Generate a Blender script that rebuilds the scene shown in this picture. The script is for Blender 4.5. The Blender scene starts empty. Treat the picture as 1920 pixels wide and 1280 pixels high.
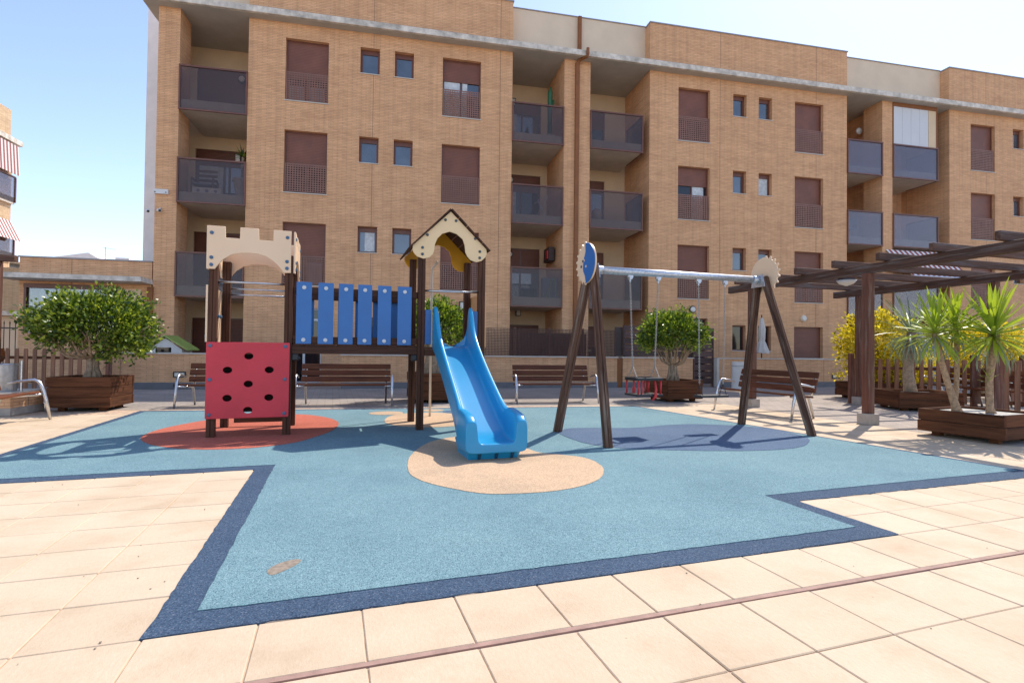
import bpy, bmesh, math, random
from mathutils import Vector, Matrix, Euler, noise
C = bpy.context.scene
R = math.radians
random.seed(7)
TH = .1145                      # the paving grid is turned by this against the building front

# ------------------------------------------------------------------ camera
YAW, PITCH, ROLL, EYE = .2097, .0167, .0117, 1.12
fwd = Vector((math.sin(YAW)*math.cos(PITCH), math.cos(YAW)*math.cos(PITCH), math.sin(PITCH)))
rt = Vector((math.cos(YAW), -math.sin(YAW), 0)); up = rt.cross(fwd)
r2 = rt*math.cos(ROLL)+up*math.sin(ROLL); u2 = -rt*math.sin(ROLL)+up*math.cos(ROLL)
cam = bpy.data.objects.new('camera', bpy.data.cameras.new('camera')); C.collection.objects.link(cam)
M = Matrix.Identity(4)
for i in range(3): M[i][0], M[i][1], M[i][2] = r2[i], u2[i], -fwd[i]
M[2][3] = EYE
cam.matrix_world = M
cam.data.sensor_width = 36; cam.data.lens = 995.7/1920*36
cam.data.clip_end = 2000; cam.data.clip_start = .05
C.camera = cam

# ------------------------------------------------------------------ sky, sun, exposure
SUN_EL, SUN_AZ = R(53.8), math.atan2(.79, .61)        # azimuth clockwise from +Y
w = bpy.data.worlds.new('World'); C.world = w; w.use_nodes = True
nt = w.node_tree; nt.nodes.clear()
sky = nt.nodes.new('ShaderNodeTexSky'); sky.sky_type = 'NISHITA'; sky.sun_disc = False
sky.sun_elevation = SUN_EL; sky.sun_rotation = SUN_AZ
sky.air_density = .85; sky.dust_density = .35; sky.ozone_density = 1.8; sky.altitude = 50
bg = nt.nodes.new('ShaderNodeBackground'); bg.inputs[1].default_value = .15
wo = nt.nodes.new('ShaderNodeOutputWorld')
tint = nt.nodes.new('ShaderNodeMix'); tint.data_type = 'RGBA'; tint.blend_type = 'MULTIPLY'; tint.inputs[0].default_value = 1
tint.inputs[7].default_value = (1.06, .935, .885, 1)
nt.links.new(sky.outputs[0], tint.inputs[6]); nt.links.new(tint.outputs[2], bg.inputs[0]); nt.links.new(bg.outputs[0], wo.inputs[0])
sd = bpy.data.lights.new('sun', 'SUN'); sd.energy = 2.35; sd.angle = R(.53); sd.color = (1, .92, .82)
so = bpy.data.objects.new('sun', sd); C.collection.objects.link(so)
sv = Vector((math.sin(SUN_AZ)*math.cos(SUN_EL), math.cos(SUN_AZ)*math.cos(SUN_EL), math.sin(SUN_EL)))
so.rotation_euler = (-sv).to_track_quat('-Z', 'Y').to_euler(); so.location = (20, 15, 30)
vs = C.view_settings; vs.view_transform = 'Standard'; vs.look = 'None'; vs.gamma = 1; vs.exposure = 1.2
vs.use_curve_mapping = False

# ------------------------------------------------------------------ node helpers
def mat(name):
    m = bpy.data.materials.new(name); m.use_nodes = True
    n = m.node_tree.nodes; b = n['Principled BSDF']
    return m, m.node_tree, b
def N(t, ty, **kw):
    n = t.nodes.new(ty)
    for k, v in kw.items(): setattr(n, k, v)
    return n
def noise_(t, vec, scale, detail=3, rough=.55, dim=None):
    n = N(t, 'ShaderNodeTexNoise'); n.inputs['Scale'].default_value = scale
    n.inputs['Detail'].default_value = detail; n.inputs['Roughness'].default_value = rough
    if vec is not None: t.links.new(vec, n.inputs['Vector'])
    return n
def ramp(t, fac, stops):
    r = N(t, 'ShaderNodeValToRGB'); cr = r.color_ramp
    while len(cr.elements) < len(stops): cr.elements.new(.5)
    for e, (p, c) in zip(cr.elements, stops):
        e.position = p; e.color = (*c, 1) if len(c) == 3 else c
    t.links.new(fac, r.inputs[0]); return r
def mixc(t, fac, a, b, mode='MIX'):
    m = N(t, 'ShaderNodeMix', data_type='RGBA', blend_type=mode)
    for s, v in ((m.inputs[0], fac), (m.inputs[6], a), (m.inputs[7], b)):
        if hasattr(v, 'is_linked') or isinstance(v, bpy.types.NodeSocket): t.links.new(v, s)
        elif isinstance(v, (int, float)): s.default_value = v
        else: s.default_value = (*v, 1)
    return m.outputs[2]
def math_(t, op, a, b=0.):
    m = N(t, 'ShaderNodeMath', operation=op)
    for s, v in ((m.inputs[0], a), (m.inputs[1], b)):
        if isinstance(v, bpy.types.NodeSocket): t.links.new(v, s)
        else: s.default_value = v
    return m.outputs[0]
def mapping(t, vec, scale=(1, 1, 1), rot=(0, 0, 0)):
    m = N(t, 'ShaderNodeMapping'); m.inputs['Scale'].default_value = scale; m.inputs['Rotation'].default_value = rot
    t.links.new(vec, m.inputs['Vector']); return m.outputs[0]
def bump(t, b, h, strength, dist):
    n = N(t, 'ShaderNodeBump'); n.inputs['Strength'].default_value = strength; n.inputs['Distance'].default_value = dist
    t.links.new(h, n.inputs['Height']); t.links.new(n.outputs[0], b.inputs['Normal'])
def objc(t): return N(t, 'ShaderNodeTexCoord').outputs['Object']
def posc(t): return N(t, 'ShaderNodeNewGeometry').outputs['Position']

def m_plain(name, col, rough=.5, var=.12, scale=6, metal=0, spec=.5, bumpd=0, bscale=60):
    m, t, b = mat(name); v = posc(t)
    n = noise_(t, v, scale, 4)
    lo = tuple(c*(1-var) for c in col); hi = tuple(min(1, c*(1+var)) for c in col)
    r = ramp(t, n.outputs[0], [(.3, lo), (.7, hi)])
    t.links.new(r.outputs[0], b.inputs['Base Color'])
    b.inputs['Roughness'].default_value = rough; b.inputs['Metallic'].default_value = metal
    b.inputs['Specular IOR Level'].default_value = spec
    if bumpd: bump(t, b, noise_(t, v, bscale, 3).outputs[0], .6, bumpd)
    return m
def m_wood(name, col, axis=0, rough=.55, dark=.45, grey=None, spec=.35):
    m, t, b = mat(name); v = objc(t)
    s = [14, 14, 14]; s[axis] = .9
    info = N(t, 'ShaderNodeObjectInfo')
    add = N(t, 'ShaderNodeVectorMath', operation='ADD'); t.links.new(v, add.inputs[0])
    cmb = N(t, 'ShaderNodeCombineXYZ')
    for i in range(3): t.links.new(math_(t, 'MULTIPLY', info.outputs['Random'], 7.+i*3), cmb.inputs[i])
    t.links.new(cmb.outputs[0], add.inputs[1])
    mp = mapping(t, add.outputs[0], s)
    n = noise_(t, mp, 1.6, 6, .65); n.inputs['Distortion'].default_value = .6
    lo = tuple(c*dark for c in col); hi = tuple(c*1.45 for c in col)
    r = ramp(t, n.outputs[0], [(.32, lo), (.5, col), (.72, hi)])
    c = r.outputs[0]
    rnd = ramp(t, info.outputs['Random'], [(0, (.78, .78, .78)), (1, (1.2, 1.17, 1.12))])
    c = mixc(t, 1., c, rnd.outputs[0], 'MULTIPLY')
    if grey:
        n2 = noise_(t, mapping(t, v, [k*.5 for k in s]), 2.2, 5, .7)
        f = ramp(t, n2.outputs[0], [(.52, (0, 0, 0)), (.66, (1, 1, 1))])
        c = mixc(t, f.outputs[0], c, grey)
    t.links.new(c, b.inputs['Base Color']); b.inputs['Roughness'].default_value = rough
    b.inputs['Specular IOR Level'].default_value = spec
    bump(t, b, n.outputs[0], .5, .004)
    return m
def m_brick(name, c1, c2, mortar, bw=.29, rh=.052, ms=.0045, sun=False):
    m, t, b = mat(name); p = posc(t)
    s = N(t, 'ShaderNodeSeparateXYZ'); t.links.new(p, s.inputs[0])
    cm = N(t, 'ShaderNodeCombineXYZ'); t.links.new(math_(t, 'ADD', s.outputs[0], s.outputs[1]), cm.inputs[0]); t.links.new(s.outputs[2], cm.inputs[1])
    k = N(t, 'ShaderNodeTexBrick'); t.links.new(cm.outputs[0], k.inputs['Vector'])
    k.inputs['Scale'].default_value = 1; k.inputs['Brick Width'].default_value = bw; k.inputs['Row Height'].default_value = rh
    k.inputs['Mortar Size'].default_value = ms; k.inputs['Mortar Smooth'].default_value = .2; k.inputs['Bias'].default_value = -.1
    k.inputs['Color1'].default_value = (*c1, 1); k.inputs['Color2'].default_value = (*c2, 1); k.inputs['Mortar'].default_value = (*mortar, 1)
    n = noise_(t, mapping(t, cm.outputs[0], (.5, 2.2, 1)), 1.1, 5, .6)
    r = ramp(t, n.outputs[0], [(.3, (.90, .87, .85)), (.7, (1.07, 1.07, 1.06))])
    c = mixc(t, 1., k.outputs['Color'], r.outputs[0], 'MULTIPLY')
    n4 = noise_(t, mapping(t, cm.outputs[0], (5, .22, 1)), 1, 4, .6)
    c = mixc(t, 1., c, ramp(t, n4.outputs[0], [(.32, (.90, .89, .88)), (.55, (1.02, 1.02, 1.02))]).outputs[0], 'MULTIPLY')
    n3 = noise_(t, mapping(t, cm.outputs[0], (3.5, 19, 1)), 1, 2)
    r3 = ramp(t, n3.outputs[0], [(.3, (.9, .88, .87)), (.7, (1.08, 1.08, 1.08))])
    c = mixc(t, 1., c, r3.outputs[0], 'MULTIPLY')
    jn = math_(t, 'LESS_THAN', math_(t, 'FRACT', math_(t, 'MULTIPLY', math_(t, 'ADD', s.outputs[0], s.outputs[1]), 1/4.26)), .003)
    c = mixc(t, jn, c, (.22, .12, .07))
    t.links.new(c, b.inputs['Base Color']); b.inputs['Roughness'].default_value = .85
    inv = math_(t, 'SUBTRACT', 1., k.outputs['Fac']); bump(t, b, inv, .7, .006)
    return m
def m_glass(name, tint, gl=.25, rough=.02, base=(.02, .025, .03), haze=.1):
    m, t, b = mat(name); t.nodes.remove(b)
    tr = N(t, 'ShaderNodeBsdfTransparent'); tr.inputs[0].default_value = (*tint, 1)
    g = N(t, 'ShaderNodeBsdfGlossy'); g.inputs['Roughness'].default_value = rough; g.inputs[0].default_value = (.9, .93, 1, 1)
    fr = N(t, 'ShaderNodeFresnel'); fr.inputs[0].default_value = 1.5
    f = math_(t, 'ADD', math_(t, 'MULTIPLY', fr.outputs[0], .45), gl)
    mx = N(t, 'ShaderNodeMixShader'); t.links.new(f, mx.inputs[0]); t.links.new(tr.outputs[0], mx.inputs[1]); t.links.new(g.outputs[0], mx.inputs[2])
    df = N(t, 'ShaderNodeBsdfDiffuse'); df.inputs[0].default_value = (*base, 1)
    m2 = N(t, 'ShaderNodeMixShader'); m2.inputs[0].default_value = haze
    t.links.new(mx.outputs[0], m2.inputs[1]); t.links.new(df.outputs[0], m2.inputs[2])
    t.links.new(m2.outputs[0], t.nodes['Material Output'].inputs[0])
    return m
def m_window(name, col=(.05, .065, .085), rough=.04, ior=2.2):
    m, t, b = mat(name); n = noise_(t, posc(t), 1.4, 2)
    r = ramp(t, n.outputs[0], [(.35, tuple(c*.6 for c in col)), (.7, tuple(c*1.4 for c in col))])
    t.links.new(r.outputs[0], b.inputs['Base Color']); b.inputs['Roughness'].default_value = rough
    b.inputs['IOR'].default_value = ior; return m
def m_leaf(name, stops, rough=.35, trans=.35, spec=.5):
    m, t, b = mat(name)
    g = N(t, 'ShaderNodeNewGeometry')
    n = noise_(t, g.outputs['Position'], 3.5, 2)
    f = math_(t, 'MULTIPLY', math_(t, 'ADD', g.outputs['Random Per Island'], math_(t, 'MULTIPLY', n.outputs[0], .8)), .55)
    r = ramp(t, f, stops)
    t.links.new(r.outputs[0], b.inputs['Base Color']); b.inputs['Roughness'].default_value = rough
    b.inputs['Specular IOR Level'].default_value = spec
    tl = N(t, 'ShaderNodeBsdfTranslucent'); br = mixc(t, 1., r.outputs[0], (1.35, 1.35, .5), 'MULTIPLY')
    t.links.new(br, tl.inputs[0])
    mx = N(t, 'ShaderNodeMixShader'); mx.inputs[0].default_value = trans
    t.links.new(b.outputs[0], mx.inputs[1]); t.links.new(tl.outputs[0], mx.inputs[2])
    t.links.new(mx.outputs[0], t.nodes['Material Output'].inputs[0]); return m
def m_rubber(name, col, sp1, sp2, stain=True):
    m, t, b = mat(name); p = posc(t)
    n1 = noise_(t, p, 150, 2, .6); n2 = noise_(t, p, 60, 4, .75); n3 = noise_(t, p, .9, 7, .68)
    r1 = ramp(t, n1.outputs[0], [(.36, sp1), (.47, col), (.6, col), (.7, sp2)])
    r2_ = ramp(t, n2.outputs[0], [(.3, (.72, .72, .74)), (.7, (1.16, 1.16, 1.14))])
    r3 = ramp(t, n3.outputs[0], [(.3, (.82, .85, .87)), (.5, (1, 1, 1)), (.72, (1.16, 1.12, 1.08))])
    c = mixc(t, 1., r1.outputs[0], r2_.outputs[0], 'MULTIPLY'); c = mixc(t, 1., c, r3.outputs[0], 'MULTIPLY')
    t.links.new(c, b.inputs['Base Color']); b.inputs['Roughness'].default_value = .9; b.inputs['Specular IOR Level'].default_value = .2
    bump(t, b, n2.outputs[0], .8, .004); return m
def m_tile(name, base, cell=.4):
    m, t, b = mat(name); p = posc(t)
    inf = N(t, 'ShaderNodeObjectInfo'); gi = N(t, 'ShaderNodeNewGeometry')
    val = math_(t, 'FRACT', math_(t, 'ADD', inf.outputs['Random'], gi.outputs['Random Per Island']))
    r = ramp(t, val, [(0, (.955, .945, .935)), (1, (1.03, 1.03, 1.04))])
    n = noise_(t, p, 2.2, 6, .6); rn = ramp(t, n.outputs[0], [(.3, (.86, .82, .77)), (.5, (.98, .97, .96)), (.7, (1.04, 1.04, 1.04))])
    n2 = noise_(t, mapping(t, p, (75, 34, 10), (0, 0, .6)), 1, 7, .75); r2_ = ramp(t, n2.outputs[0], [(.3, (.93, .9, .86)), (.7, (1.04, 1.04, 1.04))])
    vo = N(t, 'ShaderNodeTexVoronoi'); vo.inputs['Scale'].default_value = 9; t.links.new(p, vo.inputs['Vector'])
    rv = ramp(t, vo.outputs['Distance'], [(.03, (.45, .38, .3)), (.055, (1, 1, 1))])
    gate = noise_(t, p, 1.7, 2); rg = ramp(t, gate.outputs[0], [(.52, (0, 0, 0)), (.6, (1, 1, 1))])
    c = mixc(t, 1., base, r.outputs[0], 'MULTIPLY'); c = mixc(t, 1., c, rn.outputs[0], 'MULTIPLY'); c = mixc(t, 1., c, r2_.outputs[0], 'MULTIPLY')
    sp = mixc(t, rg.outputs[0], (1, 1, 1), rv.outputs[0]); c = mixc(t, .5, c, mixc(t, 1., c, sp, 'MULTIPLY'))
    t.links.new(c, b.inputs['Base Color']); b.inputs['Roughness'].default_value = .8; b.inputs['Specular IOR Level'].default_value = .3
    bump(t, b, n2.outputs[0], .6, .004); return m
def m_cobble(name, c1, c2, mort, sc=.14):
    m, t, b = mat(name); p = posc(t)
    k = N(t, 'ShaderNodeTexBrick'); t.links.new(mapping(t, p, (1, 1, 1), (0, 0, -TH)), k.inputs['Vector'])
    k.inputs['Scale'].default_value = 1; k.inputs['Brick Width'].default_value = sc*1.5; k.inputs['Row Height'].default_value = sc
    k.inputs['Mortar Size'].default_value = .006; k.inputs['Color1'].default_value = (*c1, 1); k.inputs['Color2'].default_value = (*c2, 1); k.inputs['Mortar'].default_value = (*mort, 1)
    n = noise_(t, p, 1.2, 5); rn = ramp(t, n.outputs[0], [(.3, (.82, .82, .82)), (.7, (1.1, 1.1, 1.1))])
    c = mixc(t, 1., k.outputs['Color'], rn.outputs[0], 'MULTIPLY')
    t.links.new(c, b.inputs['Base Color']); b.inputs['Roughness'].default_value = .85
    bump(t, b, math_(t, 'SUBTRACT', 1., k.outputs['Fac']), .8, .005); return m
def m_stripe(name, a, bcol, axis, period, duty=.5):
    m, t, b = mat(name); s = N(t, 'ShaderNodeSeparateXYZ'); t.links.new(posc(t), s.inputs[0])
    f = math_(t, 'FRACT', math_(t, 'MULTIPLY', s.outputs[axis], 1/period))
    g = math_(t, 'GREATER_THAN', f, duty)
    t.links.new(mixc(t, g, a, bcol), b.inputs['Base Color']); b.inputs['Roughness'].default_value = .9; return m
def m_slats(name, col, period, rough=.5):
    """roller shutter: horizontal lamella relief and colour"""
    m, t, b = mat(name); s = N(t, 'ShaderNodeSeparateXYZ'); t.links.new(posc(t), s.inputs[0])
    f = math_(t, 'FRACT', math_(t, 'MULTIPLY', s.outputs[2], 1/period))
    tri = math_(t, 'ABSOLUTE', math_(t, 'SUBTRACT', f, .5))
    n = noise_(t, posc(t), 2, 3)
    r = ramp(t, n.outputs[0], [(.3, tuple(c*.85 for c in col)), (.7, tuple(c*1.12 for c in col))])
    r2_ = ramp(t, tri, [(.38, (1, 1, 1)), (.49, (.4, .4, .4))])
    t.links.new(mixc(t, 1., r.outputs[0], r2_.outputs[0], 'MULTIPLY'), b.inputs['Base Color']); b.inputs['Roughness'].default_value = rough
    bump(t, b, tri, .6, .01); return m

MT = dict(
 brick=m_brick('face brick', (.80, .46, .24), (.71, .39, .20), (.48, .25, .13)),
 brickfar=m_brick('pale face brick', (.66, .48, .29), (.58, .40, .23), (.3, .2, .12)),
 plaster=m_plain('cream plaster', (.74, .55, .35), .9, .07, 1.5, bumpd=.002),
 parapet=m_plain('cream parapet render', (.74, .58, .41), .9, .06, 1.2),
 soffit=m_plain('grey soffit', (.58, .52, .44), .9, .1, 2),
 slab=m_plain('weathered concrete edge', (.62, .55, .46), .9, .35, 4, bumpd=.004, bscale=25),
 cap=m_plain('grey metal coping', (.30, .28, .27), .5, .15, 3),
 coping=m_plain('pale stone coping', (.62, .55, .46), .7, .1, 3),
 skirt=m_plain('grey skirting', (.17, .165, .17), .8, .15, 3),
 latb=m_plain('lattice aluminium', (.27, .125, .085), .5, .12, 4),
 brown=m_plain('brown aluminium', (.16, .058, .035), .4, .15, 4),
 shutter=m_slats('brown roller shutter', (.215, .075, .042), .05),
 pane=m_window('window pane'),
 panedark=m_window('dark pane', (.012, .013, .016), .05, 1.6),
 curtain=m_plain('white curtain', (.6, .62, .62), .9, .2, 9),
 balglass=m_glass('smoked balcony glass', (.74, .69, .68), .0, .04, (.26, .22, .21), .13),
 doorglass=m_glass('door glass', (.45, .48, .5), .15, .02),
 clear=m_glass('shop window glass', (.75, .8, .82), .12, .02, (.3, .34, .34)),
 whitetile=m_plain('pale tiled flank', (.84, .74, .68), .6, .06, 3),
 post=m_wood('dark recycled post', (.082, .034, .019), 2, .6, .5, None, .2),
 postx=m_wood('dark recycled rail', (.075, .031, .018), 0, .6, .5, None, .2),
 swingw=m_wood('weathered swing post', (.12, .06, .038), 2, .75, .3, (.26, .19, .14), .2),
 bench=m_wood('bench slat', (.13, .042, .018), 0, .6, .5, None, .25),
 plank=m_wood('planter plank', (.115, .046, .022), 0, .8, .45, None, .15),
 picket=m_wood('picket', (.24, .11, .06), 2, .65, .5),
 perg=m_wood('pergola beam', (.10, .048, .03), 0, .7, .5, (.15, .12, .11)),
 pergp=m_wood('pergola post', (.14, .055, .034), 2, .7, .5, (.24, .16, .12)),
 cream=m_plain('cream panel', (.86, .60, .38), .42, .03, 2),
 orange=m_plain('shaded cream panel', (.80, .42, .18), .42, .05, 2),  # cream side panel, the shade on its inner face put into the colour
 gable=m_plain('warm cream panel', (.88, .62, .33), .42, .04, 2),
 yellow=m_plain('shaded gable panel', (.86, .42, .02), .42, .05, 2),  # back gable's cream deepened: shade and light passing through put into the colour
 red=m_plain('red panel', (.62, .034, .052), .5, .07, 4, bumpd=.0006, bscale=90),
 blue=m_plain('blue board', (.03, .15, .40), .38, .07, 3),
 moonblue=m_plain('blue crescent', (.015, .14, .40), .4, .08, 3),
 slide=m_plain('slide polyethylene', (.015, .285, .53), .28, .06, 1.5, spec=.6, bumpd=.0008, bscale=30),
 bolt=m_plain('blue bolt cap', (.05, .12, .21), .35, .1, 9, spec=.6),
 wbolt=m_plain('white bolt cap', (.62, .62, .62), .35, .05, 9),
 dbolt=m_plain('dark bolt cap', (.06, .075, .09), .35, .1, 9),
 alu=m_plain('brushed aluminium', (.62, .62, .63), .32, .12, 12, 1),
 galv=m_plain('galvanised steel', (.55, .57, .60), .42, .22, 30, .85),
 chain=m_plain('chain steel', (.40, .37, .33), .5, .2, 40, .6),
 black=m_plain('black rubber', (.018, .019, .022), .5, .3, 12),
 strap=m_plain('red strap', (.55, .03, .03), .45, .1, 8),
 rope=m_plain('pale pole', (.66, .60, .5), .45, .05, 8),
 blueG=m_rubber('light blue rubber', (.172, .295, .325), (.06, .12, .15), (.40, .50, .52)),
 darkG=m_rubber('dark blue rubber', (.055, .094, .150), (.025, .04, .075), (.20, .22, .26)),
 slateG=m_rubber('slate blue rubber', (.10, .155, .235), (.05, .08, .14), (.24, .28, .34)),
 coralG=m_rubber('coral rubber', (.50, .135, .085), (.3, .07, .05), (.68, .33, .25)),
 sandG=m_rubber('sand rubber', (.58, .41, .265), (.38, .25, .15), (.76, .63, .48)),
 tile=m_tile('cream paving tile', (.60, .485, .35)),
 grout=m_plain('sandy grout', (.50, .36, .25), .95, .3, 12),
 redstrip=m_plain('red joint strip', (.34, .21, .165), .8, .2, 14, bumpd=.002),
 cobble=m_cobble('grey pavers', (.40, .33, .27), (.32, .27, .23), (.2, .17, .14)),
 ground=m_cobble('yard pavers', (.34, .29, .25), (.28, .25, .22), (.18, .16, .14), .2),
 conc=m_plain('concrete block', (.42, .36, .30), .85, .15, 8, bumpd=.002),
 chalk=m_plain('pale aerial', (.5, .48, .46), .6, .1, 5),
 soil=m_plain('dark soil', (.05, .035, .025), .95, .4, 20, bumpd=.01),
 gravel=m_plain('pale gravel', (.45, .43, .40), .9, .35, 45, bumpd=.01),
 bark=m_plain('pale bark', (.33, .24, .16), .85, .35, 18, bumpd=.01, bscale=40),
 barky=m_plain('yucca bark', (.38, .25, .15), .85, .4, 30, bumpd=.015, bscale=70),
 leaf=m_leaf('ficus leaf', [(.1, (.012, .03, .006)), (.35, (.04, .085, .012)), (.58, (.17, .24, .03)), (.82, (.42, .48, .07))], .3, .32),
 leafb=m_leaf('round tree leaf', [(.1, (.015, .04, .008)), (.35, (.05, .10, .014)), (.58, (.19, .27, .03)), (.82, (.44, .50, .07))], .32, .32),
 yellowl=m_leaf('golden leaf', [(.1, (.05, .07, .006)), (.3, (.34, .30, .015)), (.55, (.72, .56, .03)), (.85, (.88, .76, .07))], .45, .4),
 yucca=m_leaf('yucca leaf', [(.1, (.07, .13, .02)), (.45, (.24, .34, .035)), (.85, (.5, .55, .09))], .35, .42),
 greyl=m_leaf('grey green leaf', [(.1, (.10, .14, .09)), (.5, (.2, .26, .17)), (.9, (.42, .47, .36))], .4, .2),
 terra=m_plain('pale flower pot', (.5, .45, .42), .6, .1, 6),
 white=m_plain('white painted', (.72, .70, .66), .6, .05, 4),
 canvas=m_plain('cream canvas', (.60, .54, .47), .9, .08, 6, bumpd=.003, bscale=14),
 limeroof=m_plain('lime green plastic', (.33, .42, .10), .5, .1, 4),
 steel=m_plain('perforated steel', (.42, .43, .44), .4, .12, 20, .8),
 iron=m_plain('dark iron', (.05, .03, .025), .5, .2, 8),
 lattice=m_plain('brown lattice', (.10, .045, .03), .6, .15, 5),
 gate=m_wood('gate slat', (.10, .058, .05), 0, .6, .7),
 rust=m_plain('orange brown panel', (.25, .085, .02), .6, .15, 5),
 shadeblue=m_plain('shaded plastic', (.008, .06, .13), .6, .1, 5),  # slide blue with the shade inside the foot slots put into the colour
 green=m_plain('green ornament', (.03, .12, .05), .5, .2, 5),
 lamp=m_plain('lamp glass', (.7, .66, .58), .3, .05, 5),
 awn=m_stripe('striped awning', (.33, .06, .05), (.82, .78, .74), 0, .25, .5),
 awny=m_stripe('striped awning on side', (.27, .09, .08), (.66, .60, .56), 1, .24, .5),
 cloth=m_plain('grey cloth', (.25, .27, .31), .9, .15, 8),
)

# ------------------------------------------------------------------ geometry helpers
INV = {}
def tag(o, label=None, cat=None, group=None, kind=None):
    for k, v in (('label', label), ('category', cat), ('group', group), ('kind', kind)):
        if v: o[k] = v
    return o
def thing(name, label, cat, loc=(0, 0, 0), rz=0, group=None, kind=None):
    o = bpy.data.objects.new(name, None); C.collection.objects.link(o); o.empty_display_size = .2
    o.location = loc; o.rotation_euler = (0, 0, rz)
    INV[o.name] = (Matrix.Translation(loc) @ Matrix.Rotation(rz, 4, 'Z')).inverted()
    return tag(o, label, cat, group, kind)
class MB:
    def __init__(s): s.v = []; s.f = []
    def add(s, vs, fs):
        n = len(s.v); s.v += [tuple(x) for x in vs]; s.f += [tuple(i+n for i in f) for f in fs]; return s
    def box(s, x0, x1, y0, y1, z0, z1, m=None):
        vs = [Vector((x, y, z)) for z in (z0, z1) for y in (y0, y1) for x in (x0, x1)]
        if m is not None: vs = [m @ q for q in vs]
        return s.add(vs, [(0, 2, 3, 1), (4, 5, 7, 6), (0, 1, 5, 4), (2, 6, 7, 3), (0, 4, 6, 2), (1, 3, 7, 5)])
    def quad(s, a, b, c, d): return s.add([a, b, c, d], [(0, 1, 2, 3)])
    def beam(s, a, b, wd, ht, roll=0):
        a = Vector(a); b = Vector(b); d = (b-a); L = d.length; q = d.to_track_quat('X', 'Z').to_matrix().to_4x4()
        m = Matrix.Translation(a) @ q @ Matrix.Rotation(roll, 4, 'X')
        return s.box(0, L, -wd/2, wd/2, -ht/2, ht/2, m)
    def tube(s, pts, r, n=8, cap=True):
        pts = [Vector(p) for p in pts]; rs = r if isinstance(r, (list, tuple)) else [r]*len(pts)
        rings = []; ref = Vector((0, 0, 1))
        for i, p in enumerate(pts):
            d = (pts[min(i+1, len(pts)-1)]-pts[max(i-1, 0)]).normalized()
            if abs(d.dot(ref)) > .95: ref = Vector((1, 0, 0)) if abs(d.x) < .9 else Vector((0, 1, 0))
            a = d.cross(ref).normalized(); b = d.cross(a); ref = a.cross(d)
            rings.append([p+(a*math.cos(t)+b*math.sin(t))*rs[i] for t in (2*math.pi*k/n for k in range(n))])
        vs = [q for g in rings for q in g]; fs = []
        for i in range(len(pts)-1):
            for k in range(n):
                fs.append((i*n+k, i*n+(k+1) % n, (i+1)*n+(k+1) % n, (i+1)*n+k))
        if cap: fs += [tuple(range(n)), tuple((len(pts)-1)*n+k for k in range(n))[::-1]]
        return s.add(vs, fs)
    def disc(s, c, nrm, r, h, n=12):
        c = Vector(c); nrm = Vector(nrm).normalized()
        return s.tube([c, c+nrm*h*.7, c+nrm*h], [r, r, r*.7], n)
    def lathe(s, prof, n=16, c=(0, 0, 0)):
        vs = [(c[0]+r*math.cos(2*math.pi*k/n), c[1]+r*math.sin(2*math.pi*k/n), c[2]+z) for r, z in prof for k in range(n)]
        fs = [(i*n+k, i*n+(k+1) % n, (i+1)*n+(k+1) % n, (i+1)*n+k) for i in range(len(prof)-1) for k in range(n)]
        fs += [tuple(range(n))[::-1], tuple((len(prof)-1)*n+k for k in range(n))]
        return s.add(vs, fs)
    def ball(s, c, r, seg=12, rg=8, sq=(1, 1, 1)):
        vs = []; fs = []
        for i in range(rg+1):
            t = math.pi*i/rg
            for k in range(seg):
                p = 2*math.pi*k/seg; vs.append((c[0]+r*sq[0]*math.sin(t)*math.cos(p), c[1]+r*sq[1]*math.sin(t)*math.sin(p), c[2]+r*sq[2]*math.cos(t)))
        for i in range(rg):
            for k in range(seg): fs.append((i*seg+k, (i+1)*seg+k, (i+1)*seg+(k+1) % seg, i*seg+(k+1) % seg))
        return s.add(vs, fs)
    def mesh(s, name, bevel=0, smooth=False, seg=1):
        me = bpy.data.meshes.new(name); me.from_pydata(s.v, [], s.f)
        bm = bmesh.new(); bm.from_mesh(me)
        if smooth or bevel: bmesh.ops.remove_doubles(bm, verts=bm.verts, dist=1e-5)
        bmesh.ops.recalc_face_normals(bm, faces=bm.faces)
        if bevel: bmesh.ops.bevel(bm, geom=[e for e in bm.edges if len(e.link_faces) == 2 and e.calc_face_angle(0) > .5], offset=bevel, segments=seg, affect='EDGES', profile=.6)
        bm.to_mesh(me); bm.free()
        if smooth:
            me.polygons.foreach_set('use_smooth', [True]*len(me.polygons))
            if smooth != 'all' and hasattr(me, 'set_sharp_from_angle'): me.set_sharp_from_angle(angle=R(smooth if smooth > 1 else 40))
        return me
    def build(s, name, material, parent=None, world=False, bevel=0, smooth=False, seg=1, **kw):
        if world and parent is not None:
            root = parent
            while root.parent: root = root.parent
            iv = INV[root.name]; s.v = [tuple(iv @ Vector(q)) for q in s.v]
        me = s.mesh(name, bevel, smooth, seg); me.materials.append(MT[material] if isinstance(material, str) else material)
        o = bpy.data.objects.new(name, me); C.collection.objects.link(o)
        if parent is not None: o.parent = parent
        return tag(o, **kw)
def inst(me, name, parent, loc=(0, 0, 0), rot=(0, 0, 0), sc=(1, 1, 1)):
    o = bpy.data.objects.new(name, me); C.collection.objects.link(o); o.parent = parent
    o.location = loc; o.rotation_euler = rot; o.scale = sc; return o
def mesh_of(mb, name, material, **kw):
    me = mb.mesh(name, **kw); me.materials.append(MT[material]); return me
def copy_tree(o, parent=None):
    c = o.copy(); C.collection.objects.link(c); c.parent = parent
    for ch in list(o.children): copy_tree(ch, c)
    return c
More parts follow.
